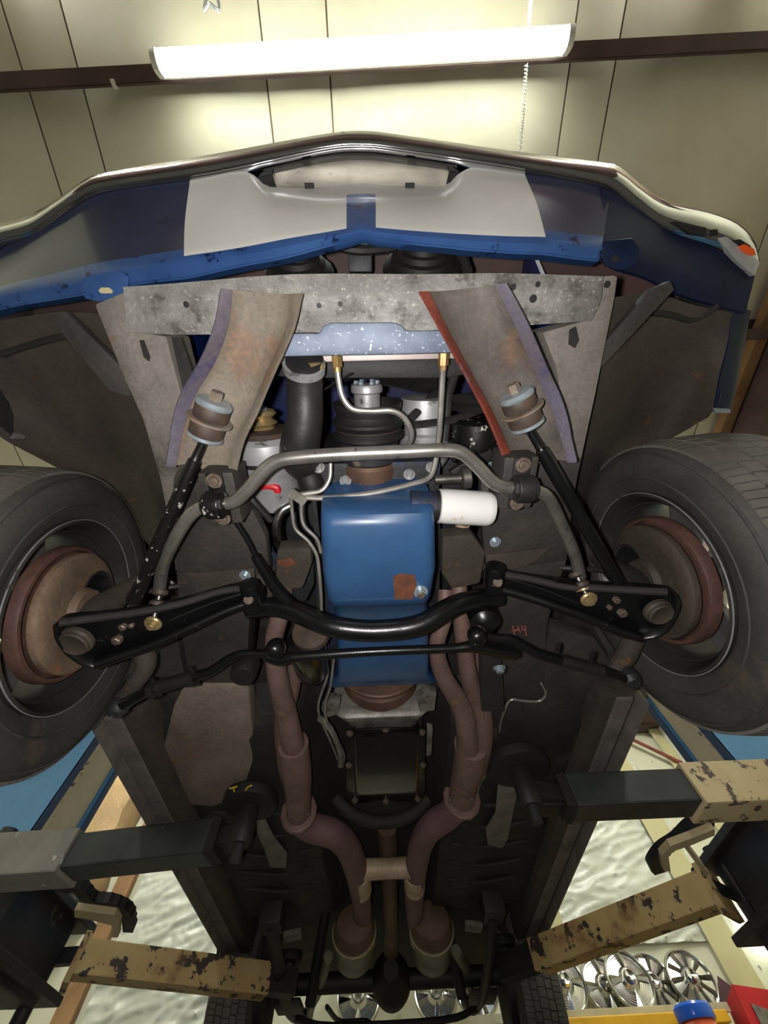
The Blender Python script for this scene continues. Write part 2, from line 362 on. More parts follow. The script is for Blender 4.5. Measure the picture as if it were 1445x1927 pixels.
# red-iron brace rod and bracket high on the back wall, weathered tan cabinet
t = tag(obj('brace_rod', tube([(3.30, 5.085, ZC + 3.17), (3.86, 5.085, ZC + 2.76)], 0.022, 8, 1), m_redox), 'thin rust red brace rod slanting across the back wall at right', 'rod')
obj('bracket', merge(box((3.2, 5.0, ZC + 3.24), (3.78, 5.2, ZC + 3.28)), box((3.25, 5.0, ZC + 3.28), (3.7, 5.03, ZC + 3.5))), m_purlin, wall_back, smooth=False)
cab = thing('wall_cabinet', 'weathered tan box hanging on the back wall left of the car', 'cabinet', (-3.2, 5.0, ZC + 1.75))
rows = []
for i in range(9):
    z = ZC + 1.72 + 1.02 * i / 8; k = 0.02 * math.sin(i * 2.1)
    rows.append([(-3.52 + k, 4.80, z), (-3.25, 4.76 - k, z), (-2.98 + k, 4.80, z), (-2.96, 5.0, z), (-2.97 + k, 5.19, z), (-3.5 + k, 5.19, z)])
obj('box_body', loft([[V(q) for q in r] for r in rows]), m_cardb, cab, bevel=0.01)
obj('lid', loft([[V((x, y, ZC + 2.745 + (5.2 - y) * 0.1)) for x, y in ((-3.56, 4.74), (-2.94, 4.74), (-2.94, 5.19), (-3.56, 5.19))], [V((x, y, ZC + 2.80 + (5.2 - y) * 0.1)) for x, y in ((-3.56, 4.74), (-2.94, 4.74), (-2.94, 5.19), (-3.56, 5.19))]]), m_carr, cab, smooth=False, label='dark lid')
obj('lower_tray', box((-3.46, 4.84, ZC + 1.58), (-3.02, 5.19, ZC + 1.72)), m_carr, cab, smooth=False, bevel=0.02)

# fluorescent fixtures
def fixture(name, a, b, up, label, w=0.105, d=0.06, glow=None):
    a, b, up = V(a), V(b), V(up); ax = (b - a).normalized(); s = ax.cross(up).normalized(); t = thing(name, label, 'ceiling light', (a + b) / 2 + up * d)
    ring = lambda c, k: [c + s * (w / 2 * x) * k - up * (z * d) * k + up * 0.0 for x, z in ((-1, -0.45), (-1, 0.35), (-0.86, 0.78), (-0.5, 1.0), (0, 1.06), (0.5, 1.0), (0.86, 0.78), (1, 0.35), (1, -0.45))]
    obj('diffuser', loft([ring(a + ax * 0.03, 1), ring(b - ax * 0.03, 1)]), glow or m_tube, t)
    for c, e in ((a, a + ax * 0.035), (b - ax * 0.035, b)):
        obj('end_cap', loft([ring(c, 1.08), ring(e, 1.08)]), m_fix, t)
    obj('housing', loft([[q + s * x * w * 0.35 + up * z for x, z in ((-1, 0.03), (1, 0.03), (1, 0.08), (-1, 0.08))] for q in (a, b)]), m_fix, t, smooth=False)
    return t
hl = 3.34
lt = fixture('fluorescent_light', P(292, 120, hl), P(1073, 76, hl), UP, 'long bright fluorescent light hanging above the front bumper')
for f_ in (0.2, 0.8):
    q = P(292, 120, hl).lerp(P(1073, 76, hl), f_)
    obj('mounting_strap', box(q + V((-.02, -.03, .05)), q + V((.02, .03, .10))), m_fix, lt, smooth=False)
# coiled supply cord slung along the ceiling past the light
cpts = [P(1000, -10, hl + 0.10), P(996, 30, hl + 0.1), P(991, 112, hl + 0.1), P(985, 200, hl + 0.12), P(978, 285, hl + 0.15), P(965, 470, hl + 0.3)]
cp = catmull(cpts, 60); co = []
for i, q in enumerate(cp):
    a = i * 1.3; co.append(q + V((math.cos(a), 0.0, math.sin(a))) * 0.009)
cord = tag(obj('coiled_cord', tube(co, 0.0045, 5, 1), m_fix), 'pale coiled cord stretched along the ceiling past the light', 'cord')
tag(obj('ceiling_hook', tube([P(388, 0, 3.55), P(385, 20, 3.5), P(392, 8, 3.5), P(400, 12, 3.48), P(412, 20, 3.5), P(410, 0, 3.57)], 0.012, 6, 3), m_silver), 'small bent metal hook on the ceiling at the upper left', 'hook')
tag(obj('torn_tape', slab([P(206, 148, 3.42), P(214, 148, 3.42), P(218, 160, 3.42), P(222, 164, 3.42), P(216, 166, 3.42), P(210, 160, 3.42)], (0, 0.004, 0.006)), m_fix), 'scrap of white tape stuck on the dark purlin', 'tape')
fixture('wall_light', PY(1432, 1708, 5.1), PY(1478, 1795, 5.1), (0, 1, 0), 'upright tube light on the back wall near the right corner', 0.2, 0.06)
# unseen shop lights added over the aisles to brighten back wall, arms and car
for x, y, w in ((-2.75, 3.2, 0.16), (2.75, 3.2, 0.16), (-2.4, -3.1, 0.16), (2.4, -3.1, 0.16)):
    fixture('fluorescent_light', (x, y - 0.9, ZC + 3.5), (x, y + 0.9, ZC + 3.5), UP, 'added unseen fill light running lengthwise over the %s aisle, %s half' % ('left' if x < 0 else 'right', 'rear' if y > 1 else 'front'), w, 0.06, m_tube_fill)

# ------------------------------------------------------------------ wheel covers on the shelf
SH = ZC + 0.83                                          # shelf top
def hubcap(style):
    t = thing('wheel_cover', '', 'hubcap', (0, 0, 0))
    R = 0.185                                           # face looks along -Y, stands on its edge at z = 0
    c = V((0, 0, R))
    obj('dish', lathe([(R, 0.03), (R, 0.012), (R * 0.97, 0.0), (R * 0.92, 0.004), (R * 0.88, 0.022), (R * 0.42, 0.012), (R * 0.3, -0.012), (0.001, -0.012)], c, (0, 1, 0), 40), m_glass, t)
    obj('centre_cap', lathe([(R * 0.26, 0), (R * 0.25, -0.022), (R * 0.18, -0.032), (R * 0.08, -0.03), (0.001, -0.026)], c, (0, 1, 0), 24), m_chrome, t)
    n = 4 if style == 1 else 10; sp = []
    for k in range(n):
        a = 2 * math.pi * k / n; u = V((math.cos(a), 0, math.sin(a))); w = V((-math.sin(a), 0, math.cos(a)))
        r0, r1 = R * 0.34, R * 0.86; w0, w1 = (0.012, 0.034) if style == 1 else (0.008, 0.018)
        sp.append(loft([[c + u * r0 - w * w0 + V((0, 0.004, 0)), c + u * r0 + w * w0 + V((0, 0.004, 0)), c + u * r0 + V((0, -0.016, 0))],
                        [c + u * r1 - w * w1 + V((0, 0.016, 0)), c + u * r1 + w * w1 + V((0, 0.016, 0)), c + u * r1 + V((0, 0.002 if style == 1 else -0.006, 0))]]))
    for k in range(0, n):
        s_ = obj('vane', sp[k], m_chrome if style == 1 else m_steel, t, smooth=False)
    rb = [lathe([(R * q, 0.021), (R * q, 0.014), (R * (q + 0.02), 0.014), (R * (q + 0.02), 0.021)], c, (0, 1, 0), 40, True) for q in (0.55, 0.63, 0.71, 0.79)]
    if style == 1: obj('ribs', merge(*rb), m_steel, t)
    return t
def copy_tree(o, par=None):
    c = o.copy(); COL.objects.link(c); WORLD[c] = WORLD[o]
    if par is not None: c.parent = par
    for ch in list(o.children): copy_tree(ch, c)
    return c
h1, h2 = hubcap(1), hubcap(2)
caps = [(1, 1086, 1915, 4.90, 0.10, -0.22, 'shiny ribbed wheel cover at the left end of the shelf row'),
        (1, 1160, 1900, 5.03, 0.05, -0.26, 'wheel cover second from the left, partly behind its ribbed neighbour'),
        (1, 1210, 1893, 4.88, 0.0, -0.28, 'ribbed wheel cover in the middle of the shelf row, in front of two others'),
        (2, 1252, 1890, 5.03, -0.1, -0.25, 'plain dull wheel cover tucked behind the middle one'),
        (2, 1326, 1880, 4.95, -0.08, -0.27, 'large slotted wheel cover at the right end of the shelf row'),
        (1, 830, 1965, 5.0, 0.0, -0.22, 'wheel cover glimpsed left of the rear axle under the car'),
        (2, 915, 1965, 4.88, 0.0, -0.22, 'slotted wheel cover glimpsed right of the rear axle under the car'),
        (1, 672, 1975, 5.0, 0.0, -0.22, 'wheel cover glimpsed behind the left muffler near the bottom edge')]
first = {1: True, 2: True}
for st, px, py, y, rz, tilt, lab in caps:
    src = h1 if st == 1 else h2
    o = src if first[st] else copy_tree(src); first[st] = False
    o.location = (PY(px, py, y).x, y, SH + 0.011); o.rotation_euler = (tilt, 0, rz); o['label'] = lab; o['group'] = 'wheel covers standing on the rear shelf'
sh = thing('display_shelf', 'long pale wooden shelf carrying the wheel covers on the back wall', 'shelf', (1.5, 5.0, SH - 0.03))
obj('board', box((-0.6, 4.78, SH - 0.03), (2.62, 5.18, SH)), m_ply, sh, smooth=False, bevel=0.003)
obj('front_strip', box((-0.6, 4.755, SH - 0.035), (2.62, 4.778, SH + 0.012)), m_ply, sh, smooth=False, bevel=0.002)
for x in (0.2, 0.9, 2.55):
    obj('shelf_bracket', slab([(x, 5.18, SH - 0.03), (x, 4.85, SH - 0.03), (x, 4.85, SH - 0.05), (x, 5.14, SH - 0.34), (x, 5.18, SH - 0.34)], (0.03, 0, 0)), m_steel, sh, smooth=False)
# yellow tool cabinet below, blue lidded jar, red carton on the shelf end
yc = thing('yellow_cabinet', 'bright yellow steel cabinet below the shelf of wheel covers', 'cabinet', (2.3, 4.8, ZC))
xa, xb = xw(1075, 1910), xw(1385, 1885)
zc_ = SH - 0.05
obj('cabinet_body', box((1.30, 4.62, 0.05), (2.46, 5.10, zc_ - 0.06)), m_yellow, yc, smooth=False, bevel=0.008)
obj('cabinet_top', box((1.27, 4.58, zc_ - 0.06), (2.49, 4.74, zc_)), m_yellow, yc, smooth=False, bevel=0.008)
for x in (1.33, 1.90):
    d = obj('cabinet_door', box((x, 4.605, 0.1), (x + 0.5, 4.625, zc_ - 0.1)), m_yellow, yc, smooth=False, bevel=0.006)
    obj('door_handle', tube([(x + 0.44, 4.605, 1.3), (x + 0.44, 4.57, 1.31), (x + 0.44, 4.57, 1.43), (x + 0.44, 4.605, 1.44)], 0.006, 8, 2), m_steel, d)
jx = PY(1306, 1908, 4.42)
jar = thing('storage_jar', 'orange jar with a blue lid standing in front of the yellow cabinet', 'jar', (jx.x, 4.42, jx.z - 0.34))
obj('jar_body', lathe([(0.10, -0.34), (0.115, -0.32), (0.115, -0.05), (0.10, -0.02), (0.10, 0.0)], jx, UP, 28), m_org, jar)
obj('jar_lid', lathe([(0.125, -0.035), (0.13, -0.02), (0.13, 0.025), (0.12, 0.038), (0.09, 0.04), (0.085, 0.034), (0.001, 0.034)], jx, UP, 32), m_lid, jar, label='blue lid')
js = thing('jar_ledge', 'narrow steel ledge fixed to the cabinet front under the jar', 'ledge', (jx.x, 4.55, jx.z - 0.36))
obj('ledge_plate', box((jx.x - 0.35, 4.27, jx.z - 0.355), (jx.x + 0.25, 4.604, jx.z - 0.342)), m_steel, js, smooth=False)
ra = PY(1430, 1905, 4.6)
rb_ = thing('red_carton', 'open red and grey carton tilted at the right end of the shelf', 'box', (ra.x, 4.6, ra.z - 0.2))
obj('carton_body', merge(*[slab([(ra.x - 0.14, 4.6, ra.z - 0.2), (ra.x + 0.26, 4.6, ra.z - 0.2), (ra.x + 0.2, 4.62, ra.z + 0.1), (ra.x - 0.1, 4.58, ra.z + 0.13)], (0.0, 0.02, 0)), slab([(ra.x - 0.14, 4.6, ra.z - 0.2), (ra.x - 0.1, 4.6, ra.z + 0.13), (ra.x - 0.05, 4.9, ra.z + 0.1), (ra.x - 0.1, 4.9, ra.z - 0.2)], (0.01, 0, 0))]), m_redbox, rb_, smooth=False)
obj('label_panel', slab([(ra.x - 0.06, 4.588, ra.z - 0.18), (ra.x + 0.16, 4.588, ra.z - 0.18), (ra.x + 0.15, 4.588, ra.z - 0.02), (ra.x - 0.04, 4.583, ra.z + 0.04)], (0, 0.006, 0)), m_steel, rb_, smooth=False, label='grey panel')
obj('flap', slab([(ra.x - 0.1, 4.9, ra.z + 0.1), (ra.x - 0.0, 4.9, ra.z + 0.24), (ra.x + 0.12, 4.88, ra.z + 0.12)], (0, 0.01, 0)), m_carton, rb_, smooth=False, label='dark flap')
cl = thing('end_shelf', 'short board carrying the red carton at the right', 'shelf', (ra.x, 4.75, ra.z - 0.22))
obj('board', box((2.65, 4.5, ra.z - 0.24), (3.89, 5.15, ra.z - 0.202)), m_ply, cl, smooth=False)

# ================================================================== THE LIFT
def arm_tube(name, A, B, w, hgt, mat, par, back, bevel=0.006, wall=None):
    """square tube whose upper front edge runs from A to B"""
    A, B = V(A), V(B); back = V(back).normalized()
    r = lambda p: [p, p + back * w, p + back * w - UP * hgt, p - UP * hgt]
    return obj(name, loft([r(A), r(B)]), mat, par, smooth=False, bevel=bevel)
def post(s, x, y0, y1, label):
    t = thing('lift_post', label, 'car lift', (x, (y0 + y1) / 2, 0)); zt = 3.85; D = 0.42
    X = lambda a, b: (min(x + s * a, x + s * b), max(x + s * a, x + s * b))
    a, b = X(0, D); obj('front_plate', box((a, y0, 0), (b, y0 + 0.012, zt)), m_col, t, smooth=False)
    obj('rear_plate', box((a, y1 - 0.012, 0), (b, y1, zt)), m_col, t, smooth=False)
    c, d = X(D - 0.012, D); obj('outer_plate', box((c, y0, 0), (d, y1, zt)), m_col, t, smooth=False)
    c, d = X(-0.004, 0.008)
    obj('channel_lip', box((c, y0, 0), (d, y0 + 0.045, zt)), m_coldk, t, smooth=False, label='dark blue edge')
    obj('channel_lip', box((c, y1 - 0.04, 0), (d, y1, zt)), m_coldk, t, smooth=False, label='dark blue edge')
    c, d = X(0.03, 0.04); obj('channel_liner', box((c, y0 + 0.045, 0.1), (d, y1 - 0.04, zt)), m_coltan, t, smooth=False, label='dusty tan channel')
    c, d = X(0.012, 0.03); obj('guide_strip', box((c, y0 + 0.047, 0.1), (d, y0 + 0.09, zt)), m_armpale, t, smooth=False)
    a, b = X(-0.12, D + 0.1); obj('base_plate', box((a, y0 - 0.08, 0), (b, y1 + 0.08, 0.02)), m_coldk, t, smooth=False)
    return t
yr0, yr1 = PX(1390, 1440, 1.6).y, PX(1297, 1440, 1.6).y
yl0, yl1 = PX(45, 1585, -1.62).y, PX(150, 1580, -1.62).y
RP = post(1, 1.6, yr0, yr1, 'blue lift post with tan channel at the right of the car')
LP = post(-1, -1.62, yl0, yl1, 'blue lift post with tan channel at the left of the car')
def carriage(par, s, x, y0, y1):
    h0, h1 = ZC + 0.50, ZC + 0.78
    a, b = (x - 0.22, x - 0.006) if s > 0 else (x + 0.006, x + 0.22)
    c = obj('carriage', merge(box((a, y0 - 0.36, h0 + 0.02), (b, y1 + 0.16, h0 + 0.05)), box((a, y0 - 0.36, h1 - 0.05), (b, y1 + 0.16, h1 - 0.02)), box((min(a, b) + (0.05 if s > 0 else 0), y0 - 0.06, h0), (max(a, b) - (0 if s > 0 else 0.05), y1 + 0.06, h1))), m_carr, par, smooth=False, bevel=0.006)
    for y in (y0 - 0.27, y1 + 0.07):
        obj('pivot_pin', cyl((x - s * 0.13, y, h0 - 0.04), (x - s * 0.13, y, h1 + 0.02), 0.03, 18), m_carr, c)
    return c
cr = carriage(RP, 1, 1.6, yr0, yr1); cL = carriage(LP, -1, -1.62, yl0, yl1)
BK = V((0, 1, 0))
# right front arm
A, B = P(1062, 1452, 0.695), P(1300, 1446, 0.695); A.y = B.y = (A.y + B.y) / 2
ra_ = arm_tube('front_arm', (B.x - 0.04, B.y - 0.012, B.z + 0.012), (1.52, B.y - 0.012, B.z + 0.012), 0.125, 0.118, m_armpale, RP, BK)
arm_tube('inner_tube', A, (B.x + 0.1, A.y, A.z), 0.10, 0.094, m_armblk, ra_, BK).__setitem__('label', 'black telescoping tube')
e = P(1000, 1487, 0.665); bk_ = arm_tube('end_bracket', (e.x - 0.02, A.y + 0.03, A.z - 0.03), (A.x + 0.02, A.y + 0.03, A.z - 0.03), 0.075, 0.045, m_matblk, ra_, BK)
obj('inner_rim', loft([[V((A.x - 0.003, A.y + y, A.z - z)) for y, z in ((-0.003, -0.003), (0.103, -0.003), (0.103, 0.097), (-0.003, 0.097))], [V((A.x - 0.03, A.y + y, A.z - z)) for y, z in ((0.004, 0.004), (0.096, 0.004), (0.096, 0.09), (0.004, 0.09))]]), m_matblk, ra_, smooth=False)
def pad(c, r, h0, h1, par):
    p_ = obj('lift_pad', lathe([(r * 0.72, -0.006), (r * 0.98, 0.0), (r, 0.008), (r, 0.03), (r * 0.95, 0.036), (r * 0.5, 0.036)], (c.x, c.y, h1 - 0.036), UP, 36), m_pad, par, label='round black rubber lift pad')
    obj('pad_screw', lathe([(0.017, h0 - h1), (0.017, -0.075), (0.024, -0.07), (0.024, -0.03)], (c.x, c.y, h1), UP, 16), m_carr, par)
    return p_
cR_ = P(972, 1432, 0.735); pad(cR_, rad(972, 1432, 0.735, 112), ZC + 0.56, ZC + 0.742, ra_)
obj('swivel_arm', beam((cR_.x, cR_.y + 0.02, ZC + 0.655), (A.x + 0.02, A.y + 0.06, ZC + 0.645), 0.07, 0.05), m_matblk, ra_, smooth=False, bevel=0.006)
obj('socket', lathe([(0.03, 0), (0.036, 0.01), (0.036, 0.1), (0.03, 0.11)], (cR_.x, cR_.y, ZC + 0.60), UP, 20), m_matblk, ra_)
# right rear arm
A, B = P(990, 1765, 0.69), P(1308, 1636, 0.69); d = (B - A).normalized(); back = V((d.y * -1, d.x, 0)); back = back if back.y > 0 else -back
rr = arm_tube('rear_arm', A, B, 0.11, 0.105, m_armtan, RP, back)
arm_tube('pivot_plate', B - d * 0.004 - UP * -0.02, B + d * 0.022 + UP * 0.02, 0.16, 0.15, m_armtan, rr, back, 0.002)
arm_tube('pivot_bar', B + d * 0.02 - UP * 0.02 + back * 0.03, V((1.44, yr1 + 0.07, B.z - 0.02)) - back * 0.02, 0.05, 0.05, m_carr, rr, back, 0.003)
rp_ = P(960, 1800, 0.70)
obj('inner_tube', beam(A + d * 0.05 + back * 0.055 - UP * 0.05, A - d * 0.22 + back * 0.055 - UP * 0.05, 0.085, 0.085), m_matblk, rr, smooth=False)
pad(A - d * 0.18 + back * 0.055, 0.062, ZC + 0.60, ZC + 0.74, rr)
# arm restraint gear, a toothed arc
def gear(par, seq, h, w, label):
    p = catmull(pts(seq, h), 6); rows = []; n = len(p)
    for i, q in enumerate(p):
        t = (p[min(i + 1, n - 1)] - p[max(i - 1, 0)]).normalized(); s_ = t.cross(UP)
        k = w * (1.0 + (0.12 if i % 2 else -0.05))
        rows.append([q + s_ * k, q - s_ * w * 0.55, q - s_ * w * 0.55 + UP * 0.03, q + s_ * k + UP * 0.03])
    return obj('restraint_gear', loft(rows), m_matblk, par, smooth=False, label=label)
gear(RP, [(1345, 1548), (1312, 1556), (1280, 1585), (1250, 1605), (1232, 1632), (1240, 1645)], 0.64, 0.030, 'black toothed restraint gear')
obj('gear_bracket', merge(slab(pts([(1345, 1560), (1300, 1578), (1262, 1592), (1245, 1610), (1250, 1640), (1262, 1640), (1258, 1612), (1268, 1602), (1298, 1592), (1345, 1572)], 0.62), (0, 0, 0.02)),
                          slab(pts([(1284, 1590), (1292, 1588), (1335, 1645), (1328, 1650)], 0.63), (0, 0, 0.05))), m_coltan, RP, smooth=False)
# left front arm
C_, B, A = P(-60, 1616, 0.69), P(150, 1567, 0.69), P(402, 1537, 0.69)
d = (A - B).normalized(); back = V((-d.y, d.x, 0)); back = back if back.y > 0 else -back
la = arm_tube('front_arm', B - d * 0.0 - back * 0.012 + UP * 0.012, V((-1.55, B.y + 0.02, B.z + 0.012)) - back * 0.012, 0.125, 0.118, m_armgrey, LP, back)
arm_tube('inner_tube', B - d * 0.12, A, 0.10, 0.094, m_armblk, la, back).__setitem__('label', 'black telescoping tube')
obj('inner_rim', loft([[A + d * 0.003 + back * y - UP * z for y, z in ((-0.003, -0.003), (0.103, -0.003), (0.103, 0.097), (-0.003, 0.097))], [A + d * 0.03 + back * y - UP * z for y, z in ((0.004, 0.004), (0.096, 0.004), (0.096, 0.09), (0.004, 0.09))]]), m_matblk, la, smooth=False)
cL_ = P(474, 1500, 0.735); pad(cL_, rad(474, 1500, 0.735, 100), ZC + 0.56, ZC + 0.742, la)
obj('swivel_arm', beam(A + back * 0.06 - UP * 0.05, V((cL_.x, cL_.y + 0.02, A.z - 0.05)), 0.07, 0.05), m_matblk, la, smooth=False, bevel=0.006)
obj('socket', lathe([(0.03, 0), (0.036, 0.01), (0.036, 0.1), (0.03, 0.11)], (cL_.x, cL_.y, ZC + 0.60), UP, 20), m_matblk, la)
# left rear arm
B, A = P(168, 1763, 0.69), P(515, 1808, 0.69); d = (A - B).normalized(); back = V((-d.y, d.x, 0)); back = back if back.y > 0 else -back
lr = arm_tube('rear_arm', B, A, 0.11, 0.105, m_armtan, LP, back)
arm_tube('pivot_plate', B + d * 0.004 + UP * 0.02, B - d * 0.022 + UP * 0.02, 0.16, 0.15, m_armtan, lr, back, 0.002)
arm_tube('pivot_bar', B - d * 0.02 - UP * 0.02 + back * 0.03, V((-1.46, yl1 + 0.07, B.z - 0.02)), 0.05, 0.05, m_carr, lr, back, 0.003)
obj('inner_tube', beam(A - d * 0.05 + back * 0.055 - UP * 0.05, A + d * 0.14 + back * 0.055 - UP * 0.05, 0.085, 0.085), m_matblk, lr, smooth=False)
pad(A + d * 0.10 + back * 0.055, 0.062, ZC + 0.60, ZC + 0.74, lr)
gear(LP, [(118, 1680), (140, 1676), (165, 1700), (205, 1706), (232, 1722), (238, 1755)], 0.64, 0.026, 'black toothed restraint gear')
obj('gear_bracket', slab(pts([(140, 1712), (170, 1716), (215, 1722), (224, 1736), (222, 1764), (210, 1764), (210, 1742), (165, 1730), (140, 1726)], 0.62), (0, 0, 0.02)), m_coltan, LP, smooth=False)
for par, a, b in ((RP, (1385, 1665, 0.62), (1418, 1722, 0.55)), (LP, (82, 1812, 0.62), (52, 1885, 0.55))):
    a, b = P(*a), P(*b); L_ = obj('lock_pull', merge(cyl(a + UP * 0.06, a.lerp(b, 0.55), 0.008, 10), cyl(a.lerp(b, 0.5), b, 0.014, 12)), m_carr, par)

# ================================================================== THE CAR
XC = -0.03                                             # car centre line
CAR = thing('classic_car', 'blue classic car with twin white stripes raised on the lift, seen from below', 'car', (XC, 1.9, ZC + 0.72))
def part(name, vf, mat, par=None, **k): return obj(name, vf, mat, par or CAR, **k)

# ---- body shell above and around (sides, hood, roof)
def arch_side(s):
    x = XC + s * 0.885
    def arc(cy, chh, r, a0, a1, n=16):
        return [(cy + r * math.cos(math.radians(a0 + (a1 - a0) * i / n)), chh + r * math.sin(math.radians(a0 + (a1 - a0) * i / n))) for i in range(n + 1)]
    out = [(-0.10, 0.955), (0.02, 0.975), (0.16, 0.915), (0.195, 0.925)] + arc(0.56, 0.83, 0.365, 164, -8) + [(0.95, 0.81), (2.86, 0.81)] + arc(3.28, 0.80, 0.36, 190, 8) + [(4.15, 0.82), (4.30, 0.95), (4.28, 1.34), (3.4, 1.42), (2.9, 1.44), (1.2, 1.40), (0.2, 1.36), (-0.12, 1.30), (-0.16, 1.1)]
    # wall of quads between outline and an inset copy is not needed: one n-gon slab
    q = slab([(x, y, ZC + h) for y, h in out], (-s * 0.012, 0, 0)); return (q[0], q[1], [0, 1] + [1] * (len(q[1]) - 2))
for s in (-1, 1):
    part('fender_side', arch_side(s), [m_blue, m_under2], angle=25)
    # rolled lip of the front wheel arch
    x = XC + s * 0.875
    lip = [(x, 0.56 + 0.365 * math.cos(math.radians(a)), ZC + 0.83 + 0.365 * math.sin(math.radians(a))) for a in range(164, -9, -6)]
    part('arch_lip', tube(lip, 0.008, 8, 1), m_rail)
hood_rows = [[(XC + x, y, ZC + h - 0.05 * (x / 0.86) ** 2) for x in (-0.87, -0.6, -0.3, 0, 0.3, 0.6, 0.87)] for y, h in ((-0.26, 1.27), (-0.1, 1.33), (0.5, 1.38), (1.25, 1.43))]
part('hood', grid(smoothrows(hood_rows, 3), (0, 0, 0.02)), [m_dblue], label='dark blue hood underside')
part('roof', loft([[V((XC + x, y, ZC + h)) for x, y in ((-w, y0), (w, y0), (w, y1), (-w, y1))] for w, y0, y1, h in ((0.86, 1.25, 3.75, 1.41), (0.80, 1.5, 3.4, 1.62), (0.68, 1.9, 3.0, 1.93), (0.62, 2.0, 2.9, 1.95))]), m_blue, bevel=0.02)
part('trunk_lid', grid(smoothrows([[(XC + x, y, ZC + h - 0.04 * (x / 0.86) ** 2) for x in (-0.87, -0.4, 0, 0.4, 0.87)] for y, h in ((3.5, 1.44), (4.0, 1.42), (4.3, 1.36))], 2), (0, 0, 0.02)), m_blue)
part('tail_panel', box((XC - 0.86, 4.27, ZC + 0.95), (XC + 0.86, 4.29, ZC + 1.36)), m_blue)

# ---- bumper
front = [(-90, 432), (0, 415), (60, 396), (110, 366), (160, 332), (200, 319), (400, 285), (600, 249), (680, 241.5), (760, 250), (960, 279), (1130, 300), (1172, 311), (1212, 343), (1262, 375), (1340, 395), (1395, 417), (1426, 450), (1437, 490)]
lower = [(-90, 482), (0, 452), (60, 436), (110, 402), (165, 366), (215, 352), (400, 325), (600, 283), (680, 276), (760, 284), (960, 314), (1110, 341), (1150, 356), (1195, 392), (1240, 425), (1310, 446), (1360, 462), (1392, 482), (1405, 510)]
rows = []
for (a, b) in zip(front, lower):
    p, q = P(a[0], a[1], 0.975), P(b[0], b[1], 0.945)
    rows.append([q + V((0, 0.010, 0.018)), q, q.lerp(p, 0.30) - UP * 0.010, q.lerp(p, 0.62) - UP * 0.006, q.lerp(p, 0.86) + UP * 0.004, p + UP * 0.012, p + V((0, 0.006, 0.045)), p + V((0, 0.012, 0.10)), p + V((0, 0.045, 0.12))])
cols = [catmull(c, 4) for c in zip(*rows)]; rows = [list(r) for r in zip(*cols)]; rows = [catmull(r, 2) for r in rows]
BMP = part('front_bumper', grid(rows, (0, 0.003, 0.002)), m_chrome, angle=60)
for seq in ([(1268, 416), (1300, 424), (1328, 428), (1330, 444), (1300, 440), (1284, 430)], [(1338, 432), (1350, 431), (1351, 443), (1339, 443)], [(1380, 452), (1392, 450), (1412, 462), (1418, 476), (1404, 470)]):
    obj('bumper_slot', slab(pts(seq, 0.936), (0, 0, 0.02)), m_matblk, BMP, smooth=False)
# recess pan between bumper and valance
pan = [[P(x, y, .985) for x, y in ((470, 312), (510, 292), (600, 276), (680, 268), (760, 276), (850, 292), (888, 308))],
       [P(x, y, 1.03) for x, y in ((486, 322), (520, 306), (600, 296), (680, 290), (760, 296), (842, 306), (874, 318))],
       [P(x, y, 1.02) for x, y in ((496, 336), (530, 330), (600, 322), (680, 318), (760, 322), (832, 330), (862, 332))],
       [P(x, y, .955) for x, y in ((500, 352), (540, 358), (600, 358), (680, 352), (760, 357), (830, 355), (858, 340))]]
part('grille_pan', grid(smoothrows(pan, 4), (0, 0, 0.004)), m_pan_metal, angle=60, label='brushed metal pan under the bumper centre')
for x, y in ((582, 350), (771, 350)):
    q = P(x, y, 0.935); part('retainer_clip', box(q - V((0.009, 0.004, 0.004)), q + V((0.009, 0.004, 0.006))), m_matblk, smooth=False)
# dark filler between bumper and body on both sides
fl = [[P(x, y, 0.972) for x, y in ((-90, 478), (0, 448), (110, 398), (200, 350), (330, 332), (500, 300))], [P(x, y, 0.962) for x, y in ((-90, 505), (0, 482), (110, 415), (200, 368), (330, 340), (520, 352))]]
part('filler_panel', grid(smoothrows(fl, 3), (0, 0, 0.004)), m_matblk, angle=60)
fl = [[P(x, y, 0.972) for x, y in ((850, 300), (1000, 318), (1110, 338), (1160, 352), (1250, 415))], [P(x, y, 0.962) for x, y in ((840, 345), (1000, 332), (1090, 345), (1160, 372), (1260, 435))]]
part('filler_panel', grid(smoothrows(fl, 3), (0, 0, 0.004)), m_matblk, angle=60)

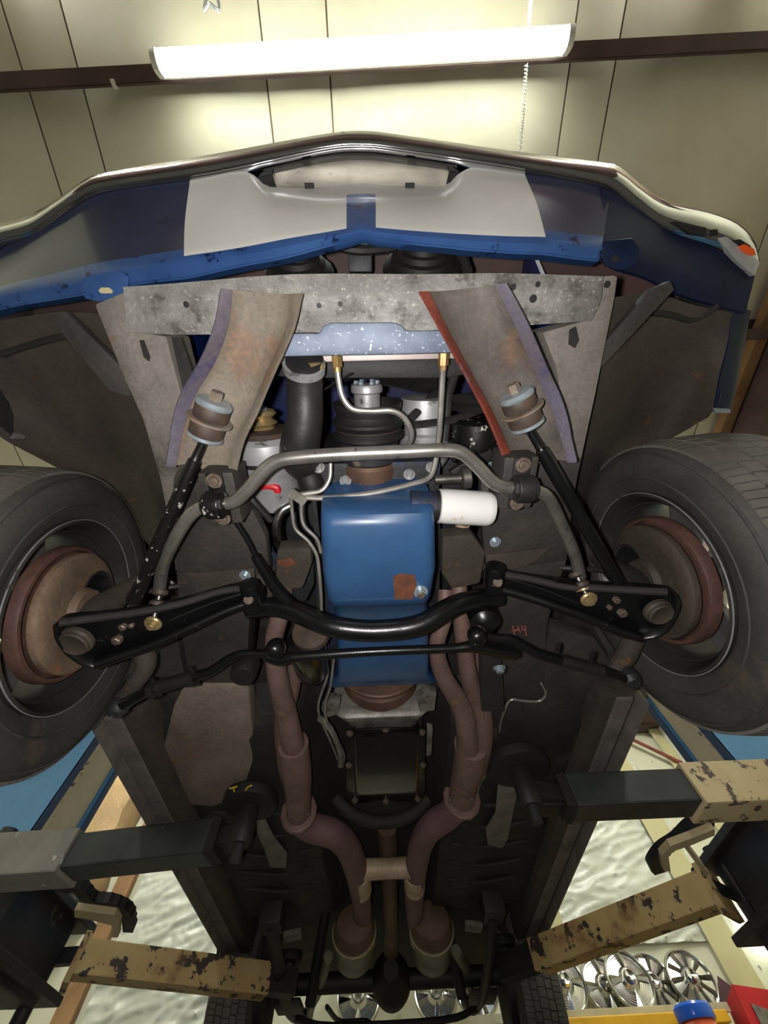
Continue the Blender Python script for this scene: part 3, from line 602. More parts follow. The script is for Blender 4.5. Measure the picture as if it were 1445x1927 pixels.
# ---- valance with stripes: columns of (top, upper-mid, lip start, lip edge)
cv = [((-100, 500, .955), (-100, 545, .93), (-100, 580, .89), (-100, 612, .885)),
      ((0, 470, .955), (0, 508, .925), (0, 548, .88), (0, 578, .875)),
      ((100, 412, .955), (100, 465, .915), (102, 528, .865), (103, 560, .86)),
      ((180, 364, .955), (180, 430, .905), (182, 512, .845), (184, 546, .842)),
      ((265, 346, .955), (262, 420, .895), (262, 498, .83), (264, 530, .828)),
      ((358, 335, .955), (348, 415, .885), (346, 482, .815), (348, 520, .812)),
      ((402, 325, .955), (402, 405, .878), (402, 474, .81), (402, 508, .806)),
      ((444, 318, .955), (450, 395, .872), (452, 466, .805), (452, 497, .80)),
      ((478, 330, .950), (490, 395, .868), (495, 458, .80), (495, 489, .795)),
      ((510, 352, .942), (530, 398, .865), (540, 449, .797), (540, 480, .792)),
      ((600, 352, .94), (604, 390, .862), (606, 438, .792), (606, 462, .786)),
      ((652, 347, .94), (652, 382, .862), (652, 430, .788), (652, 450, .783)),
      ((680, 345, .94), (680, 380, .862), (682, 424, .787), (684, 441, .782)),
      ((706, 347, .94), (707, 380, .862), (707, 428, .788), (707, 447, .783)),
      ((770, 351, .94), (772, 388, .862), (775, 434, .792), (776, 455, .786)),
      ((836, 349, .942), (840, 388, .865), (846, 439, .797), (846, 462, .792)),
      ((862, 328, .950), (868, 385, .868), (880, 441, .80), (880, 466, .795)),
      ((890, 315, .955), (905, 380, .872), (920, 443, .805), (920, 469, .80)),
      ((938, 319, .955), (955, 382, .876), (975, 445, .81), (975, 473, .804)),
      ((986, 325, .955), (1010, 383, .882), (1027, 446, .82), (1027, 475, .815)),
      ((1085, 338, .955), (1085, 392, .895), (1085, 452, .835), (1085, 483, .83)),
      ((1150, 358, .955), (1142, 402, .905), (1134, 456, .85), (1130, 488, .845))]
rows = []
for c in zip(*cv): rows.append(pts(c))
top, mid, lip, edge = rows
fine = []
for j in range(len(top)):
    c = catmull([top[j], mid[j], lip[j]], 5)
    c += [lip[j].lerp(edge[j], .5) - UP * 0.004, edge[j] + UP * 0.004, edge[j] + V((0, 0.004, 0.03))]
    fine.append(c)
NSUB = 3
cols = [catmull([fine[j][i] for j in range(len(fine))], NSUB) for i in range(len(fine[0]))]
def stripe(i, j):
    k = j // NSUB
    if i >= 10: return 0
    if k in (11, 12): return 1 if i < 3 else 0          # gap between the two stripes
    return 1 if 5 <= k < 19 else (2 if i < 9 else 0)  # lip keeps the flash-lit blue, rows above take the shaded navy
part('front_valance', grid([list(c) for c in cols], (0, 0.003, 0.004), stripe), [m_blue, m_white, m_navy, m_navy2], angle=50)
# fender corner, right, and mounting ears
rc = [[P(*q) for q in ((1128, 352, .95), (1136, 400, .905), (1136, 450, .86), (1132, 486, .85))],
      [P(*q) for q in ((1190, 375, .955), (1182, 420, .91), (1172, 465, .87), (1160, 505, .86))],
      [P(*q) for q in ((1250, 418, .955), (1242, 450, .92), (1228, 490, .885), (1215, 522, .875))],
      [P(*q) for q in ((1315, 450, .955), (1304, 480, .93), (1290, 520, .90), (1275, 552, .895))],
      [P(*q) for q in ((1372, 478, .955), (1362, 505, .935), (1350, 540, .92), (1340, 572, .915))],
      [P(*q) for q in ((1420, 520, .955), (1414, 545, .945), (1408, 568, .94), (1404, 588, .935))]]
part('fender_corner', grid(smoothrows(rc, 4), (0, 0.003, 0.006)), m_navy2, angle=60)
lc = [[P(*q) for q in ((-160, 520, .95), (-160, 560, .93), (-160, 600, .91), (-160, 640, .905))], [P(*q) for q in ((-95, 498, .955), (-95, 540, .93), (-95, 575, .895), (-95, 612, .89))]]
part('fender_corner', grid(lc, (0, 0.003, 0.006)), m_navy)
def ear(seq, h, hole, em=None, hm=None):
    p = pts(seq, h); o = part('valance_ear', slab(p, (0, 0, 0.006)), em or m_blue, bevel=0.002)
    obj('slot', slab(pts(hole, h - 0.002), (0, 0, 0.002)), hm or m_coltan, o, smooth=False, label='dark oval slot' if hm else 'pale oval slot'); return o
ear([(150, 540), (165, 520), (225, 510), (242, 520), (240, 545), (228, 560), (185, 568), (160, 562)], 0.825, [(185, 547), (190, 541), (205, 541), (212, 547), (210, 552), (190, 552)])
ear([(1130, 480), (1142, 452), (1190, 448), (1205, 470), (1198, 498), (1180, 508), (1162, 508), (1140, 500)], 0.842, [(1150, 486), (1156, 480), (1166, 482), (1166, 490), (1158, 494), (1150, 492)], m_navy2, m_matblk)
# turn lamp at the right end of the bumper
q0 = pts([(1350, 447), (1368, 444), (1405, 470), (1432, 492), (1420, 520), (1385, 490)], 0.94)
tl = part('turn_signal', slab(q0, (0, 0, 0.05)), m_clear, bevel=0.004, label='clear turn signal housing')
q1 = pts([(1393, 462), (1402, 458), (1420, 468), (1424, 480), (1412, 480), (1400, 472)], 0.934)
obj('amber_lens', slab(q1, (0, 0, 0.012)), m_orange, tl, bevel=0.003)
# speckled lower fender edge and white-edged end behind the wheel-house, right
part('fender_flange', grid(smoothrows([pts([(1374, 580, .93), (1398, 582, .94), (1414, 584, .955)]), pts([(1372, 640, .92), (1392, 645, .935), (1400, 650, .95)]), pts([(1355, 710, .90), (1380, 715, .915), (1388, 718, .93)]), pts([(1344, 772, .895), (1366, 774, .905), (1376, 775, .92)])], 3), (0, 0, 0.004)), m_navy2, angle=60, label='speckled navy lower fender edge')
part('fender_flange', slab(pts([(1344, 768), (1374, 770), (1374, 777), (1346, 777)], 0.89), (0, 0, 0.005)), m_zinc, smooth=False, label='bare pale end of the fender edge')

# ---- wheel-house liners
r_in = [[(1150, 560, .80), (1230, 552, .86), (1310, 575, .90), (1378, 588, .93)],
        [(1132, 690, .82), (1215, 680, .95), (1300, 680, .97), (1362, 690, .915)],
        [(1112, 790, .84), (1190, 780, .99), (1270, 770, 1.0), (1344, 772, .90)],
        [(1094, 880, .86), (1160, 865, 1.02), (1212, 848, 1.03), (1250, 834, 1.01)],
        [(1078, 960, .86), (1120, 930, 1.05), (1160, 905, 1.08), (1196, 880, 1.08)],
        [(1060, 1060, .86), (1100, 1010, 1.1), (1130, 980, 1.16), (1170, 940, 1.16)]]
part('wheelhouse_liner', grid(smoothrows([pts(r) for r in r_in], 4), (0, 0, 0.006)), m_under, angle=60)
l_in = [[(196, 590, .80), (110, 588, .86), (20, 600, .90), (-110, 625, .92)],
        [(250, 720, .82), (160, 720, .95), (50, 730, .97), (-70, 740, .92)],
        [(285, 820, .84), (210, 815, .98), (100, 810, 1.0), (-10, 815, .905)],
        [(305, 910, .86), (240, 900, 1.02), (160, 890, 1.03), (92, 872, 1.01)],
        [(322, 1000, .86), (285, 970, 1.05), (220, 940, 1.08), (165, 915, 1.08)],
        [(340, 1090, .86), (310, 1060, 1.1), (265, 1010, 1.16), (210, 960, 1.16)]]
part('wheelhouse_liner', grid(smoothrows([pts(r) for r in l_in], 4), (0, 0, 0.006)), m_under, angle=60)
# seams on the liners
for sq, w in (([(870, 590, .0)], 0), ):
    pass
part('liner_seam', tube(pts([(1225, 588, .885), (1260, 592, .90), (1300, 602, .92), (1330, 590, .915), (1350, 575, .91)]), 0.007, 8), m_under2)
part('liner_seam', tube(pts([(0, 668, .915), (40, 655, .92), (90, 640, .90), (130, 632, .88)]), 0.007, 8), m_under2)
# front braces from the bumper ends to the rails
for seq, nm in (([(85, 590), (120, 585), (238, 700), (246, 748), (205, 735)], 'left'), ([(1225, 545), (1262, 528), (1270, 545), (1110, 715), (1118, 668)], 'right')):
    part('fender_brace', slab(pts(seq, 0.79), (0, 0, 0.018)), m_railblk, bevel=0.003)
# inner aprons (engine bay sides) painted blue inside
for s in (-1, 1):
    x = XC + s * 0.43
    part('engine_bay_apron', slab([(x, 0.03, ZC + .80), (x, 0.85, ZC + .80), (x, 0.85, ZC + 1.36), (x, -0.20, ZC + 1.28), (x, -0.20, ZC + 1.12)], (s * 0.01, 0, 0)), m_dblue, smooth=False)
part('firewall', box((XC - 0.85, 0.93, ZC + 0.8), (XC + 0.85, 0.96, ZC + 1.42)), m_under2, smooth=False)
part('radiator_support', slab(pts([(60, 560), (250, 480), (440, 450), (660, 425), (900, 430), (1130, 450), (1290, 500), (1290, 570), (60, 600)], 1.14), (0, 0, 0.02)), m_brown, smooth=False)

# ---- crossmember and frame rails
cm = [[(232, 540, .755), (330, 533, .752), (550, 516, .75), (800, 516, .75), (950, 514, .75), (1135, 520, .752)],
      [(236, 585, .748), (330, 580, .745), (550, 565, .742), (800, 562, .742), (950, 560, .742), (1130, 565, .745)],
      [(240, 622, .752), (330, 630, .75), (550, 626, .75), (800, 622, .75), (990, 612, .75), (1112, 604, .752)]]
part('front_crossmember', grid(smoothrows([pts(r) for r in cm], 3), (0, 0, 0.05)), m_cross, angle=50)
def holes(par, lst, mat=None):
    for x, y, h, w in lst:
        obj('drain_hole', lathe([(rad(x, y, h, w), 0), (rad(x, y, h, w * 0.8), 0.002)], P(x, y, h - 0.003), UP, 14), mat or m_matblk, par, smooth=False)
xm = [o for o in CAR.children if o.name.startswith('front_crossmember')][0]
holes(xm, [(350, 573, .742, 11), (965, 540, .743, 12), (1003, 562, .742, 14), (1012, 535, .744, 10), (968, 576, .742, 9), (600, 575, .74, 9), (640, 572, .74, 9), (1142, 535, .75, 12)])
rl_r = [(1112, 520), (1164, 518), (1158, 560), (1142, 640), (1122, 740), (1096, 860), (1076, 960), (1066, 1060), (985, 1066), (935, 1010), (990, 900), (1040, 840), (1056, 760), (1046, 690), (1020, 625), (1110, 600)]
RR = part('frame_rail', slab(pts(rl_r, 0.765), (0, 0, 0.10)), m_rail, bevel=0.006, label='grey front frame rail on the right')
rl_l = [(176, 572), (240, 545), (240, 620), (312, 632), (346, 760), (372, 820), (430, 870), (452, 980), (475, 1060), (395, 1090), (330, 1075), (318, 990), (300, 900), (268, 790), (236, 720)]
RL = part('frame_rail', slab(pts(rl_l, 0.765), (0, 0, 0.10)), m_rail, bevel=0.006, label='grey front frame rail on the left')
for par, seq in ((RL, [(262, 640), (270, 640), (282, 672), (280, 680), (270, 672)]), (RR, [(1072, 620), (1084, 614), (1090, 640), (1082, 655), (1070, 648)])):
    obj('rail_slot', slab(pts(seq, 0.762), (0, 0, 0.002)), m_under2, par, smooth=False)
obj('rail_slot', slab(pts([(322, 634), (340, 634), (362, 700), (350, 760), (346, 740)], 0.761), (0, 0, 0.002)), m_under2, RL, smooth=False)
# oily rear halves of the rails and suspension crossmember horns
part('frame_rail_rear', slab(pts([(330, 1060), (475, 1050), (515, 1080), (512, 1130), (470, 1160), (462, 1310), (360, 1310), (338, 1180)], 0.775), (0, 0, 0.1)), m_railblk, bevel=0.006)
part('frame_rail_rear', slab(pts([(930, 1000), (1070, 1050), (1046, 1110), (1030, 1180), (1022, 1320), (940, 1320), (935, 1120), (905, 1070)], 0.775), (0, 0, 0.1)), m_railblk, bevel=0.006)
part('shock_tower', slab(pts([(352, 846), (385, 870), (440, 890), (500, 1010), (508, 1080), (455, 1085), (332, 1078), (320, 1000), (326, 900)], 0.755), (0, 0, 0.03)), m_railblk, bevel=0.004)
part('shock_tower', slab(pts([(905, 900), (985, 890), (1036, 838), (1094, 862), (1078, 950), (1066, 1058), (985, 1066), (915, 1070), (908, 1000)], 0.755), (0, 0, 0.03)), m_railblk, bevel=0.004)
part('gusset_plate', slab(pts([(915, 1045), (1035, 1032), (1010, 1055), (985, 1068), (918, 1075)], 0.735), (0, 0, 0.005)), m_under, bevel=0.001)
part('gusset_plate', slab(pts([(358, 1080), (478, 1070), (480, 1095), (452, 1102), (405, 1108)], 0.735), (0, 0, 0.005)), m_under, bevel=0.001)
for x, y in ((461, 1083), (932, 1020)): bolt(P(x, y, .73), DOWN, 0.009, CAR, m_zinc)

# ---- strut-rod brackets (channels) with bushings
def channel(seqL, seqR, hs, lipL, lipR, mats, label):
    """base plate between two edges plus a rolled flange on each edge"""
    L, R = pts([(a, b, h) for (a, b), h in zip(seqL, hs)]), pts([(a, b, h) for (a, b), h in zip(seqR, hs)])
    L, R = catmull(L, 5), catmull(R, 5); n = len(L); rows = []
    for a, b in zip(L, R):
        rows.append([a, a.lerp(b, .12) + UP * .018, a.lerp(b, .3) + UP * .022, a.lerp(b, .5) + UP * .022, a.lerp(b, .7) + UP * .022, a.lerp(b, .88) + UP * .018, b])
    o = part('strut_rod_bracket', grid(rows, (0, 0, 0.004)), mats[0], angle=50, label=label)
    for E, (k, mt, nm) in ((L, lipL), (R, lipR)):
        rr_ = []
        other = R if E is L else L
        for i, (a, b) in enumerate(zip(E, other)):
            t = i / (n - 1); w = k * (0.35 + 0.65 * math.sin(math.pi * min(1, t * 1.15)) ** 0.7)
            out = (a - b).normalized()
            rr_.append([a - out * 0.004, a - UP * w * 0.5 + out * 0.002, a - UP * w + out * 0.010, a - UP * (w - 0.004) + out * 0.013])
        obj('flange', grid(rr_, (0.0, 0.0025, 0.001)), mt, o, angle=60, label=nm)
    return o
hsL = [.716, .716, .714, .708, .70, .698]
BL = channel([(432, 545), (424, 610), (400, 676), (360, 745), (340, 805), (326, 876)], [(556, 552), (542, 618), (506, 700), (476, 770), (447, 830), (428, 905)], hsL,
             (0.024, m_purple, 'faded blue flange'), (0.022, m_brkt, None), [m_brkt], 'rusty grey strut rod bracket on the left')
BR = channel([(802, 548), (840, 622), (884, 704), (920, 770), (950, 838), (968, 890)], [(938, 535), (975, 612), (1008, 690), (1034, 745), (1054, 800), (1072, 868)], hsL,
             (0.022, m_redox, 'red oxide flange'), (0.024, m_purple, 'faded blue flange'), [m_brkt2], 'dark strut rod bracket on the right')
holes(BL, [(449, 630, .748, 7), (492, 629, .748, 5)])
def bushing(par, top, bot, h, wpx, rodend, hr, rodmat):
    a, b = P(*top, h), P(*bot, h); ax = (b - a).normalized(); L = (b - a).length; r = rad(*top, h, wpx)
    bu = part('strut_bushing', lathe([(r * .9, 0.004), (r, 0.010), (r * 1.0, L * .42), (r * .96, L * .46)], a, ax, 28), m_bush)
    obj('lower_bushing', lathe([(r * .98, L * .54), (r * 1.02, L * .58), (r * .98, L * .93), (r * .9, L * .96)], a, ax, 28), m_bush, bu)
    obj('washer', lathe([(r * .4, -0.004), (r * .9, -0.003), (r * 1.05, 0.003), (r * 1.02, 0.007), (r * .4, 0.007)], a, ax, 28), m_zinc, bu, label='bright zinc washer')
    obj('washer', lathe([(r * .4, L - 0.006), (r * 1.02, L - 0.006), (r * 1.04, L), (r * .85, L + 0.004), (r * .4, L + 0.004)], a, ax, 28), m_zinc, bu, label='bright zinc washer')
    obj('web_plate', lathe([(r * 1.25, L * .46), (r * 1.3, L * .48), (r * 1.3, L * .52), (r * 1.25, L * .54)], a, ax, 28), m_brkt, bu)
    obj('nut', lathe([(0.011, -0.020), (0.012, -0.018), (0.012, -0.004)], a, ax, 6), m_brkt, bu, smooth=False)
    e = P(*rodend, hr); rd = part('strut_rod', tube([a, b, b + (e - b) * .12, b + (e - b) * .2, b + (e - b) * .85, e], [0.008, 0.008, 0.009, 0.0135, 0.0135, 0.016], 14, 3), rodmat)
    return rd
bushing(BL, (404, 757), (386, 822), .692, 64, (252, 1130), .632, m_blackspot)
bushing(BR, (970, 742), (992, 800), .692, 64, (1172, 1112), .637, m_black)

# ---- radiator, hose, shroud, fan hub
tk = pts([(528, 627), (600, 627), (608, 613), (622, 607), (740, 606), (756, 612), (764, 622), (846, 621), (866, 664), (760, 667), (600, 670), (522, 672)], .735)
RAD = part('radiator', slab([p + V((0, 0.01, 0.06)) for p in pts([(470, 600), (900, 596), (905, 660), (470, 665)], .80)], (0, 0, 0.36)), m_matblk, smooth=False)
obj('bottom_tank', slab(tk, (0, 0, 0.09)), m_alu, RAD, bevel=0.006, label='bright spotted aluminium tank')
obj('header_strip', slab(pts([(516, 668), (873, 660), (880, 674), (512, 684)], .80), (0, 0, 0.02)), m_pink, RAD, bevel=0.002)
part('fan_shroud', slab(pts([(500, 684), (900, 672), (905, 700), (840, 712), (560, 712), (498, 706)], .83), (0, 0, 0.03)), m_matblk, bevel=0.004)
hp = pts([(572, 674, .755), (573, 700, .77), (574, 745, .775), (574, 790, .77), (566, 832, .775), (566, 860, .80), (585, 885, .84)])
HS = part('radiator_hose', tube(hp, [.035, .0355, .036, .037, .042, .046, .04], 22, 5), m_rubber)
c0, c1 = P(572, 683, .762), P(572.5, 697, .77); r = .0385
obj('hose_clamp', lathe([(r, 0), (r + .0025, .001), (r + .0025, (c1 - c0).length - .001), (r, (c1 - c0).length)], c0, c1 - c0, 28), m_silver, HS)
obj('clamp_screw', cyl(P(582, 690, .742), P(606, 688, .756), .007, 10), m_gold, HS)
# fan clutch and water pump pulley
wpc = P(690, 740, .86)
FC = part('fan_clutch', lathe([(0.02, -0.008), (0.033, -0.006), (0.036, 0.0), (0.036, 0.010), (0.030, 0.014), (0.030, 0.05)], P(690, 728, .87), BK, 32), m_silver)
for k in range(6):
    a = math.pi * k / 3; bolt(P(690, 728, .87) + V((math.cos(a) * .024, -0.009, math.sin(a) * .024)), (0, -1, 0), .0055, FC, m_zinc, False)
fan = []
for k in range(5):
    a = 2 * math.pi * k / 5 + .5; u = V((math.cos(a), 0, math.sin(a))); w = V((-math.sin(a), 0, math.cos(a))); c = P(690, 705, .96)
    obj('fan_blade', grid([[c + u * .05 - w * .03 + BK * .012, c + u * .05 + w * .03 - BK * .012], [c + u * .15 - w * .035 + BK * .018, c + u * .15 + w * .035 - BK * .018]], (0, .003, 0)), m_matblk, FC)
# ---- engine block, crank pulley, damper
blk = part('engine_block', merge(box((XC - .13, .26, ZC + .80), (XC + .18, .98, ZC + 1.1)), box((XC - .26, .30, ZC + .95), (XC + .29, .95, ZC + 1.25))), m_block, bevel=.015)
cp_ = P(692, 766, .845); Rr = rad(692, 770, .80, 146)
y_ = lambda py, h=.76: P(692, py, h).y - cp_.y
CP = part('crank_pulley', lathe([(Rr * .25, .012), (Rr * .80, .012), (Rr * .84, -.004), (Rr * .93, -.012), (Rr * .93, -.006), (Rr * .90, .004), (Rr * .86, .014), (Rr * .92, .024), (Rr * .99, .028), (Rr * .99, .034), (Rr * .88, .046), (Rr * .99, .058), (Rr * .99, .064), (Rr * .9, .07), (Rr * .72, .074)], cp_ , BK, 44), m_matblk, label='black grooved crank pulley')
obj('pulley_face', lathe([(Rr * .3, .004), (Rr * .62, .008), (Rr * .78, .012), (Rr * .78, .016)], cp_, BK, 36), m_drum, CP, label='rusty pulley face')
obj('groove_rust', lathe([(Rr * .875, .044), (Rr * .89, .0465), (Rr * .875, .049)], cp_, BK, 44), m_drum, CP)
obj('damper', lathe([(Rr * .70, .070), (Rr * .82, .074), (Rr * .82, .118), (Rr * .78, .122), (Rr * .70, .124)], cp_, BK, 44), m_carr, CP, label='dull grey damper')
obj('damper_hub', lathe([(Rr * .80, .122), (Rr * .86, .130), (Rr * .82, .168), (Rr * .50, .176), (Rr * .40, .195)], cp_, BK, 40), m_plate_r, CP, label='rust brown hub')
tc = part('timing_cover', slab([(XC - .12, .31, ZC + .80), (XC + .16, .31, ZC + .80), (XC + .15, .31, ZC + 1.05), (XC - .10, .31, ZC + 1.05)], (0, .03, 0)), m_bell, bevel=.008)
for x, y in ((600, 880), (650, 905), (770, 893), (812, 880)): bolt(P(x, y, .79), (0, -.7, -.7), .009, CAR, m_silver)
part('lower_seal_lip', lathe([(.075, 0), (.085, .006), (.085, .03), (.07, .04)], (cp_.x, cp_.y + .19, ZC + .835), BK, 36), m_block)
# alternator on the left, compressor and pump on the right, all along the car axis
ac = P(500, 840, .86)
AL = part('alternator', lathe([(.02, -.03), (.060, -.028), (.072, -.016), (.074, .0), (.074, .052), (.070, .058), (.066, .075), (.068, .12), (.055, .15), (.02, .155)], ac, BK, 36), m_silver)
obj('pulley', lathe([(.012, -.085), (.03, -.084), (.036, -.076), (.024, -.066), (.036, -.056), (.024, -.046), (.036, -.038), (.012, -.036)], ac, BK, 28), m_gold, AL, label='gold plated pulley')
obj('fan_ring', lathe([(.02, -.044), (.066, -.040), (.072, -.034), (.070, -.030), (.02, -.032)], ac, BK, 30), m_bush, AL, label='brown fan ring')
obj('seam_band', lathe([(.0745, .024), (.076, .026), (.076, .032), (.0745, .034)], ac, BK, 36), m_matblk, AL)
bolt(ac + V((0, -.088, 0)), (0, -1, 0), .011, AL, m_zinc)
part('battery_terminal', tube(pts([(488, 917, .80), (505, 915, .80), (521, 918, .80), (522, 926, .80)]), .0085, 10, 3), m_redbox, label='red rubber terminal boot')
cc = P(800, 770, .90)
CMP = part('pump_body', lathe([(.03, -.03), (.058, -.028), (.06, .0), (.06, .03), (.05, .035), (.05, .05), (.062, .055), (.062, .12), (.05, .14), (.02, .15)], cc, BK, 32), m_silver)
obj('pulley', lathe([(.02, -.095), (.06, -.092), (.066, -.086), (.054, -.078), (.066, -.07), (.054, -.062), (.066, -.054), (.03, -.04)], cc + V((0.0, 0, .02)), BK, 32), m_matblk, CMP, label='black pulley')
pc = P(897, 815, .85)
PM = part('power_steering_pump', lathe([(.02, -.035), (.05, -.035), (.060, -.028), (.062, .0), (.062, .05), (.055, .065), (.02, .07)], pc, BK, 32), m_blackspot)
obj('pulley', lathe([(.02, -.085), (.062, -.083), (.068, -.078), (.056, -.068), (.068, -.058), (.03, -.05)], pc, BK, 32), m_matblk, PM)
bolt(P(922, 874, .80), DOWN, .009, CAR, m_zinc)
part('pump_bracket', beam(P(850, 895, .79), P(925, 850, .80), .03, .02), m_matblk, bevel=.004)
part('fan_belt', tube([P(770, 790, .83), P(835, 725, .90), P(860, 705, .93)], .010, 8, 3, flat=.5), m_rubber)
part('fan_belt', tube([P(776, 800, .83), P(850, 790, .84), P(905, 770, .86)], .010, 8, 3, flat=.5), m_rubber)
part('tension_bolt', merge(cyl(P(818, 903, .76), P(866, 900, .76), .011, 14), lathe([(.02, 0), (.026, .004), (.026, .02), (.02, .024)], P(866, 900, .76), (1, -.1, 0), 22)), m_steel)
part('pump_hose', tube(pts([(860, 690, .84), (845, 740, .86), (840, 790, .86), (836, 830, .85)]), .011, 10), m_rubber)
part('lower_hose_stub', tube(pts([(575, 880, .82), (585, 905, .80), (590, 925, .80)]), .03, 16), m_matblk)
part('starter_cable', tube(pts([(438, 890, .76), (470, 935, .74), (510, 980, .75)]), .008, 8), m_matblk)

# ---- oil pan
def ring(px0, px1, py, h, ztop, rr=.02, hb=None):
    a, b = P(px0, py, h), P(px1, py, h); y = (a.y + b.y) / 2; x0, x1, z0, z1 = a.x, b.x, a.z, ZC + ztop; o = []
    for cx, cz, s0 in ((x0 + rr, z0 + rr, 180), (x1 - rr, z0 + rr, 270), (x1 - .003, z1 - .003, 0), (x0 + .003, z1 - .003, 90)):
        q = rr if cz < (z0 + z1) / 2 else .003
        for k in range(5):
            an = math.radians(s0 + 90 * k / 4); o.append(V((cx + q * math.cos(an), y, cz + q * math.sin(an))))
    return o
OP = part('oil_pan', loft([ring(640, 792, 902, .80, .84), ring(618, 802, 918, .765, .84), ring(605, 812, 940, .70, .84), ring(601, 817, 954, .665, .84, .03), ring(600, 820, 968, .643, .84, .03), ring(600, 821, 990, .634, .84, .026), ring(604, 822, 1080, .63, .84, .026), ring(612, 814, 1128, .632, .84, .026), ring(616, 810, 1140, .642, .84, .026),
                           ring(626, 806, 1136, .70, .84), ring(630, 806, 1175, .715, .84), ring(634, 808, 1240, .72, .84), ring(634, 808, 1275, .725, .84), ring(624, 816, 1284, .745, .84), ring(616, 822, 1290, .758, .84)]), m_pan, angle=50)
obj('pan_rail', merge(slab(pts([(588, 935), (606, 935), (622, 1290), (604, 1300)], .80), (0, 0, .008)), slab(pts([(812, 930), (828, 930), (826, 1300), (808, 1290)], .80), (0, 0, .008))), m_block, OP, smooth=False)
obj('bare_patch', slab(pts([(740, 1086), (750, 1080), (780, 1082), (784, 1100), (776, 1128), (742, 1128)], .6285), (0, 0, .001)), m_pan_r, OP, smooth=False, label='bare rusty patch')
dp = obj('drain_plug', lathe([(.014, -.003), (.0155, -.001), (.0155, .003), (.010, .003), (.010, .013), (.008, .014)], P(791, 1112, .632), DOWN, 24), m_zinc, OP)
obj('plug_head', lathe([(.009, .0), (.009, .0165), (.008, .0175)], P(791, 1112, .632), DOWN, 6), m_bolt, OP, smooth=False)
# oil filter
fa, fb = P(824, 952, .70), P(926, 958, .70); ax = (fb - fa); L = ax.length; r = rad(875, 955, .70, 66)
OF = part('oil_filter', lathe([(r * .86, 0), (r * .98, .002), (r * .98, .008), (r, .012), (r, L - .016), (r * .97, L - .008), (r * .86, L - .001), (r * .5, L)], fa, ax, 40), m_filter)
obj('gasket_plate', lathe([(r * .9, -.006), (r * .9, 0)], fa, ax, 30), m_matblk, OF)
part('filter_adapter', cyl(fa - ax.normalized() * .06, fa, r * .8, 24), m_block)

# ---- anti-roll bar
sb = pts([(300, 1112, .675), (305, 1072, .668), (316, 1040, .66), (346, 985, .645), (372, 958, .645), (405, 950, .645), (440, 944, .645), (466, 922, .645), (496, 886, .645), (522, 868, .645), (560, 861, .645), (640, 855, .645), (760, 850, .645), (835, 847, .645), (868, 852, .645), (896, 875, .645), (925, 905, .645), (948, 916, .645), (985, 920, .645), (1016, 926, .645), (1036, 945, .648), (1062, 1000, .66), (1082, 1046, .668), (1092, 1085, .675)])
part('sway_bar', tube(sb, [.0128] * 24, 18, 5), m_bar)
for (x, y, mt, dx) in ((405, 950, m_blackspot, .022), (985, 920, m_matblk, .024)):
    c = P(x, y, .645)
    bb = part('sway_bar_bushing', lathe([(.020, -dx), (.024, -dx + .003), (.024, dx - .003), (.020, dx)], c, (1, -.06 if x < 700 else .05, 0), 8), mt, smooth=False, bevel=.002)
    obj('bushing_strap', merge(slab([c + V((-dx * .7, -.055, .02)), c + V((dx * .7, -.055, .02)), c + V((dx * .7, .05, .02)), c + V((-dx * .7, .05, .02))], (0, 0, .006)), lathe([(.026, -dx * .65), (.0275, -dx * .6), (.0275, dx * .6), (.026, dx * .65)], c, (1, 0, 0), 20)), mt, bb, bevel=.002)
    for dy in (-.042, .038): bolt(c + V((0, dy, .018)), DOWN, .010, bb, m_bolt)
    part('bushing_mount', slab([c + V((-.034, -.055, .027)), c + V((.034, -.055, .027)), c + V((.034, .055, .027)), c + V((-.034, .055, .027))], (0, 0, .08)), m_railblk, bevel=.006)
# end links
def endlink(top, h0, bot, h1):
    a, b = P(*top, h0), P(*bot, h1); ax = (b - a).normalized(); L = (b - a).length
    o = part('sway_bar_link', cyl(a - ax * .03, b + ax * .004, .0055, 12), m_steel)
    for t in (-.012, .012): obj('grommet', lathe([(.010, -.008), (.0165, -.004), (.0165, .004), (.010, .008)], a + ax * t, ax, 18), m_bush, o)
    obj('washer', lathe([(.006, .02), (.0175, .021), (.0175, .025), (.006, .026)], a, ax, 18), m_gold, o, label='yellow zinc washer')
    return o
endlink((299, 1125), .662, (287, 1174), .625); endlink((1089, 1090), .665, (1108, 1129), .632)

